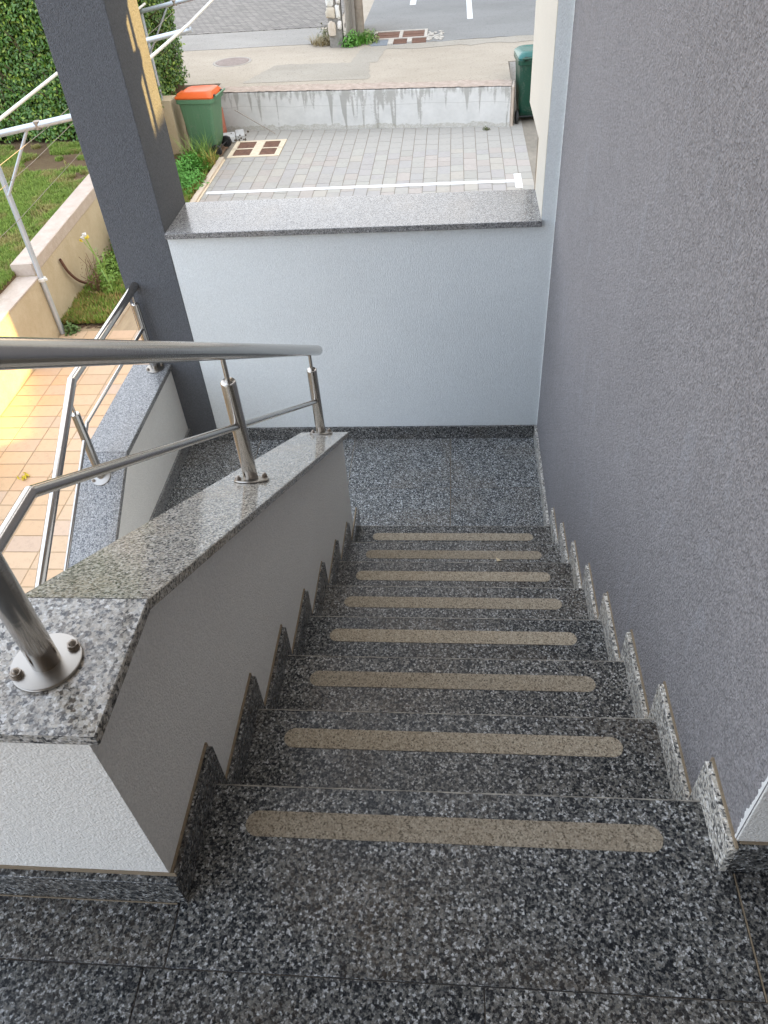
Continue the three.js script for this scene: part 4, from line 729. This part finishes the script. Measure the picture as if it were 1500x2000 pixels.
{
  const f = thing('fallen_flower', 'small yellow weed flower lying in a joint of the terracotta path', 'flower', [-3.205, G, -4.04]);
  part('petals', leafBall(26, 0.045, 0.03, 0.045, 0.05, 0.018), green(0.62, 0.48, 0.03), f); part('stem', stalks(4, 0.05, 0.02), green(0.25, 0.3, 0.05), f);
  const l = thing('fallen_leaf', 'small curled tan leaf lying on the sixth step', 'leaf', [0.662, -6 * R, -1.635], 0.6);
  part('blade', leafGeo(0.045, 0.018, 0.5).rotateX(1.3).translate(0, 0.006, 0), leafMat({ color: new THREE.Color(0.62, 0.50, 0.32), roughness: 0.9 }), l); part('stem', tube([[0, 0.005, 0], [0.004, 0.006, -0.015]], 0.0012, 5), green(0.4, 0.3, 0.2), l);
  const s = thing('broken_slab', 'broken pale grey stone slab lying behind the orange lidded bin', 'slab', [-3.32, G, -13.08], 0.25);
  part('stone', metreUV(merge([prismX([[-0.2, 0], [0.2, 0], [0.16, 0.07], [-0.18, 0.06]].reverse(), -0.24, 0.02, 0.01), prismX([[-0.25, 0], [0.1, 0], [0.1, 0.06], [-0.22, 0.075]].reverse(), 0.03, 0.18, 0.01)])), noisy(256, 0.5, [0.42, 0.42, 0.41], [0.60, 0.60, 0.58], 9, 881, 0.95, 0.004), s);
  part('dark_crumbs', Array.from({ length: 24 }, () => new THREE.DodecahedronGeometry(rr(0.008, 0.025), 0).translate(rr(-0.25, 0.28), rr(0.01, 0.075), rr(-0.1, 0.3))), noisy(64, 0.2, [0.05, 0.04, 0.03], [0.15, 0.12, 0.09], 5, 883), s).userData.kind = 'stuff';
  const k = thing('hollow_brick', 'red hollow brick standing on end behind the orange lidded bin', 'brick', [-3.62, G, -13.42], -0.1);
  const sh = new THREE.Shape([[-0.1, 0], [0.1, 0], [0.1, 0.42], [-0.1, 0.42]].map((q) => new THREE.Vector2(...q)));
  for (let a = 0; a < 3; a++) for (let b = 0; b < 6; b++) { const x = -0.085 + a * 0.06, y = 0.02 + b * 0.066; sh.holes.push(new THREE.Path([[x, y], [x, y + 0.05], [x + 0.047, y + 0.05], [x + 0.047, y]].map((q) => new THREE.Vector2(...q)))); }
  part('clay', metreUV(new THREE.ExtrudeGeometry(sh, { depth: 0.18, bevelEnabled: false })), noisy(128, 0.3, [0.40, 0.12, 0.075], [0.55, 0.22, 0.14], 9, 885), k); part('hole_shade', box(-0.098, 0.098, 0.002, 0.418, 0.004, 0.02, 0), noisy(64, 0.2, [0.03, 0.02, 0.015], [0.06, 0.04, 0.03], 5, 887), k);  // near-black plate paints the shade deep inside the holes
  const rod = thing('thin_stick', 'thin dark stick leaning across the foot of the concrete wall', 'stick');
  part('shaft', tube([[-3.3, -2.22, -13.35], [-2.95, -2.42, -13.3], [-2.62, -2.585, -13.2]], 0.007, 7), M.rustyBolt, rod);
}
// ---------------------------------------------------------------- added out of view: blocks shading the court, pipe casting bars on the pillar
{
  const th = 0.4279, h = thing('sun_blocker', 'unseen blocks added right of the court, shaped to let sun patches through', 'house', [0, 0, 0], th);
  part('wall', [box(13, 20, G - 0.1, 9, -40, -6.8, 0.02), box(13, 20, G - 0.1, 2.60, -6.799, -5.6, 0.02), box(13, 20, G - 0.1, 4.95, -5.599, 3, 0.02)].map((g) => metreUV(g)), M.cream, h);  // roofline heights and gap shaped to place the sun patches
  const d = thing('shadow_pipe', 'unseen pipe added behind the cream fin to cast bar shadows on the pillar', 'pipe', [0.985, 0, -4.12]);
  part('pipe', tube([[0, -2.2, 0], [0, 3, 0]], 0.016, 12), M.steelPlate, d);
  part('shadow_bar', [box(-0.045, 0.13, 1.40, 1.46, -0.012, 0.09, 0.004), box(-0.045, 0.13, 1.64, 1.70, -0.012, 0.09, 0.004)], M.steelPlate, d);  // bars added to cast bands across the sun patch
}
shade(scene);
renderer.render(scene, camera);
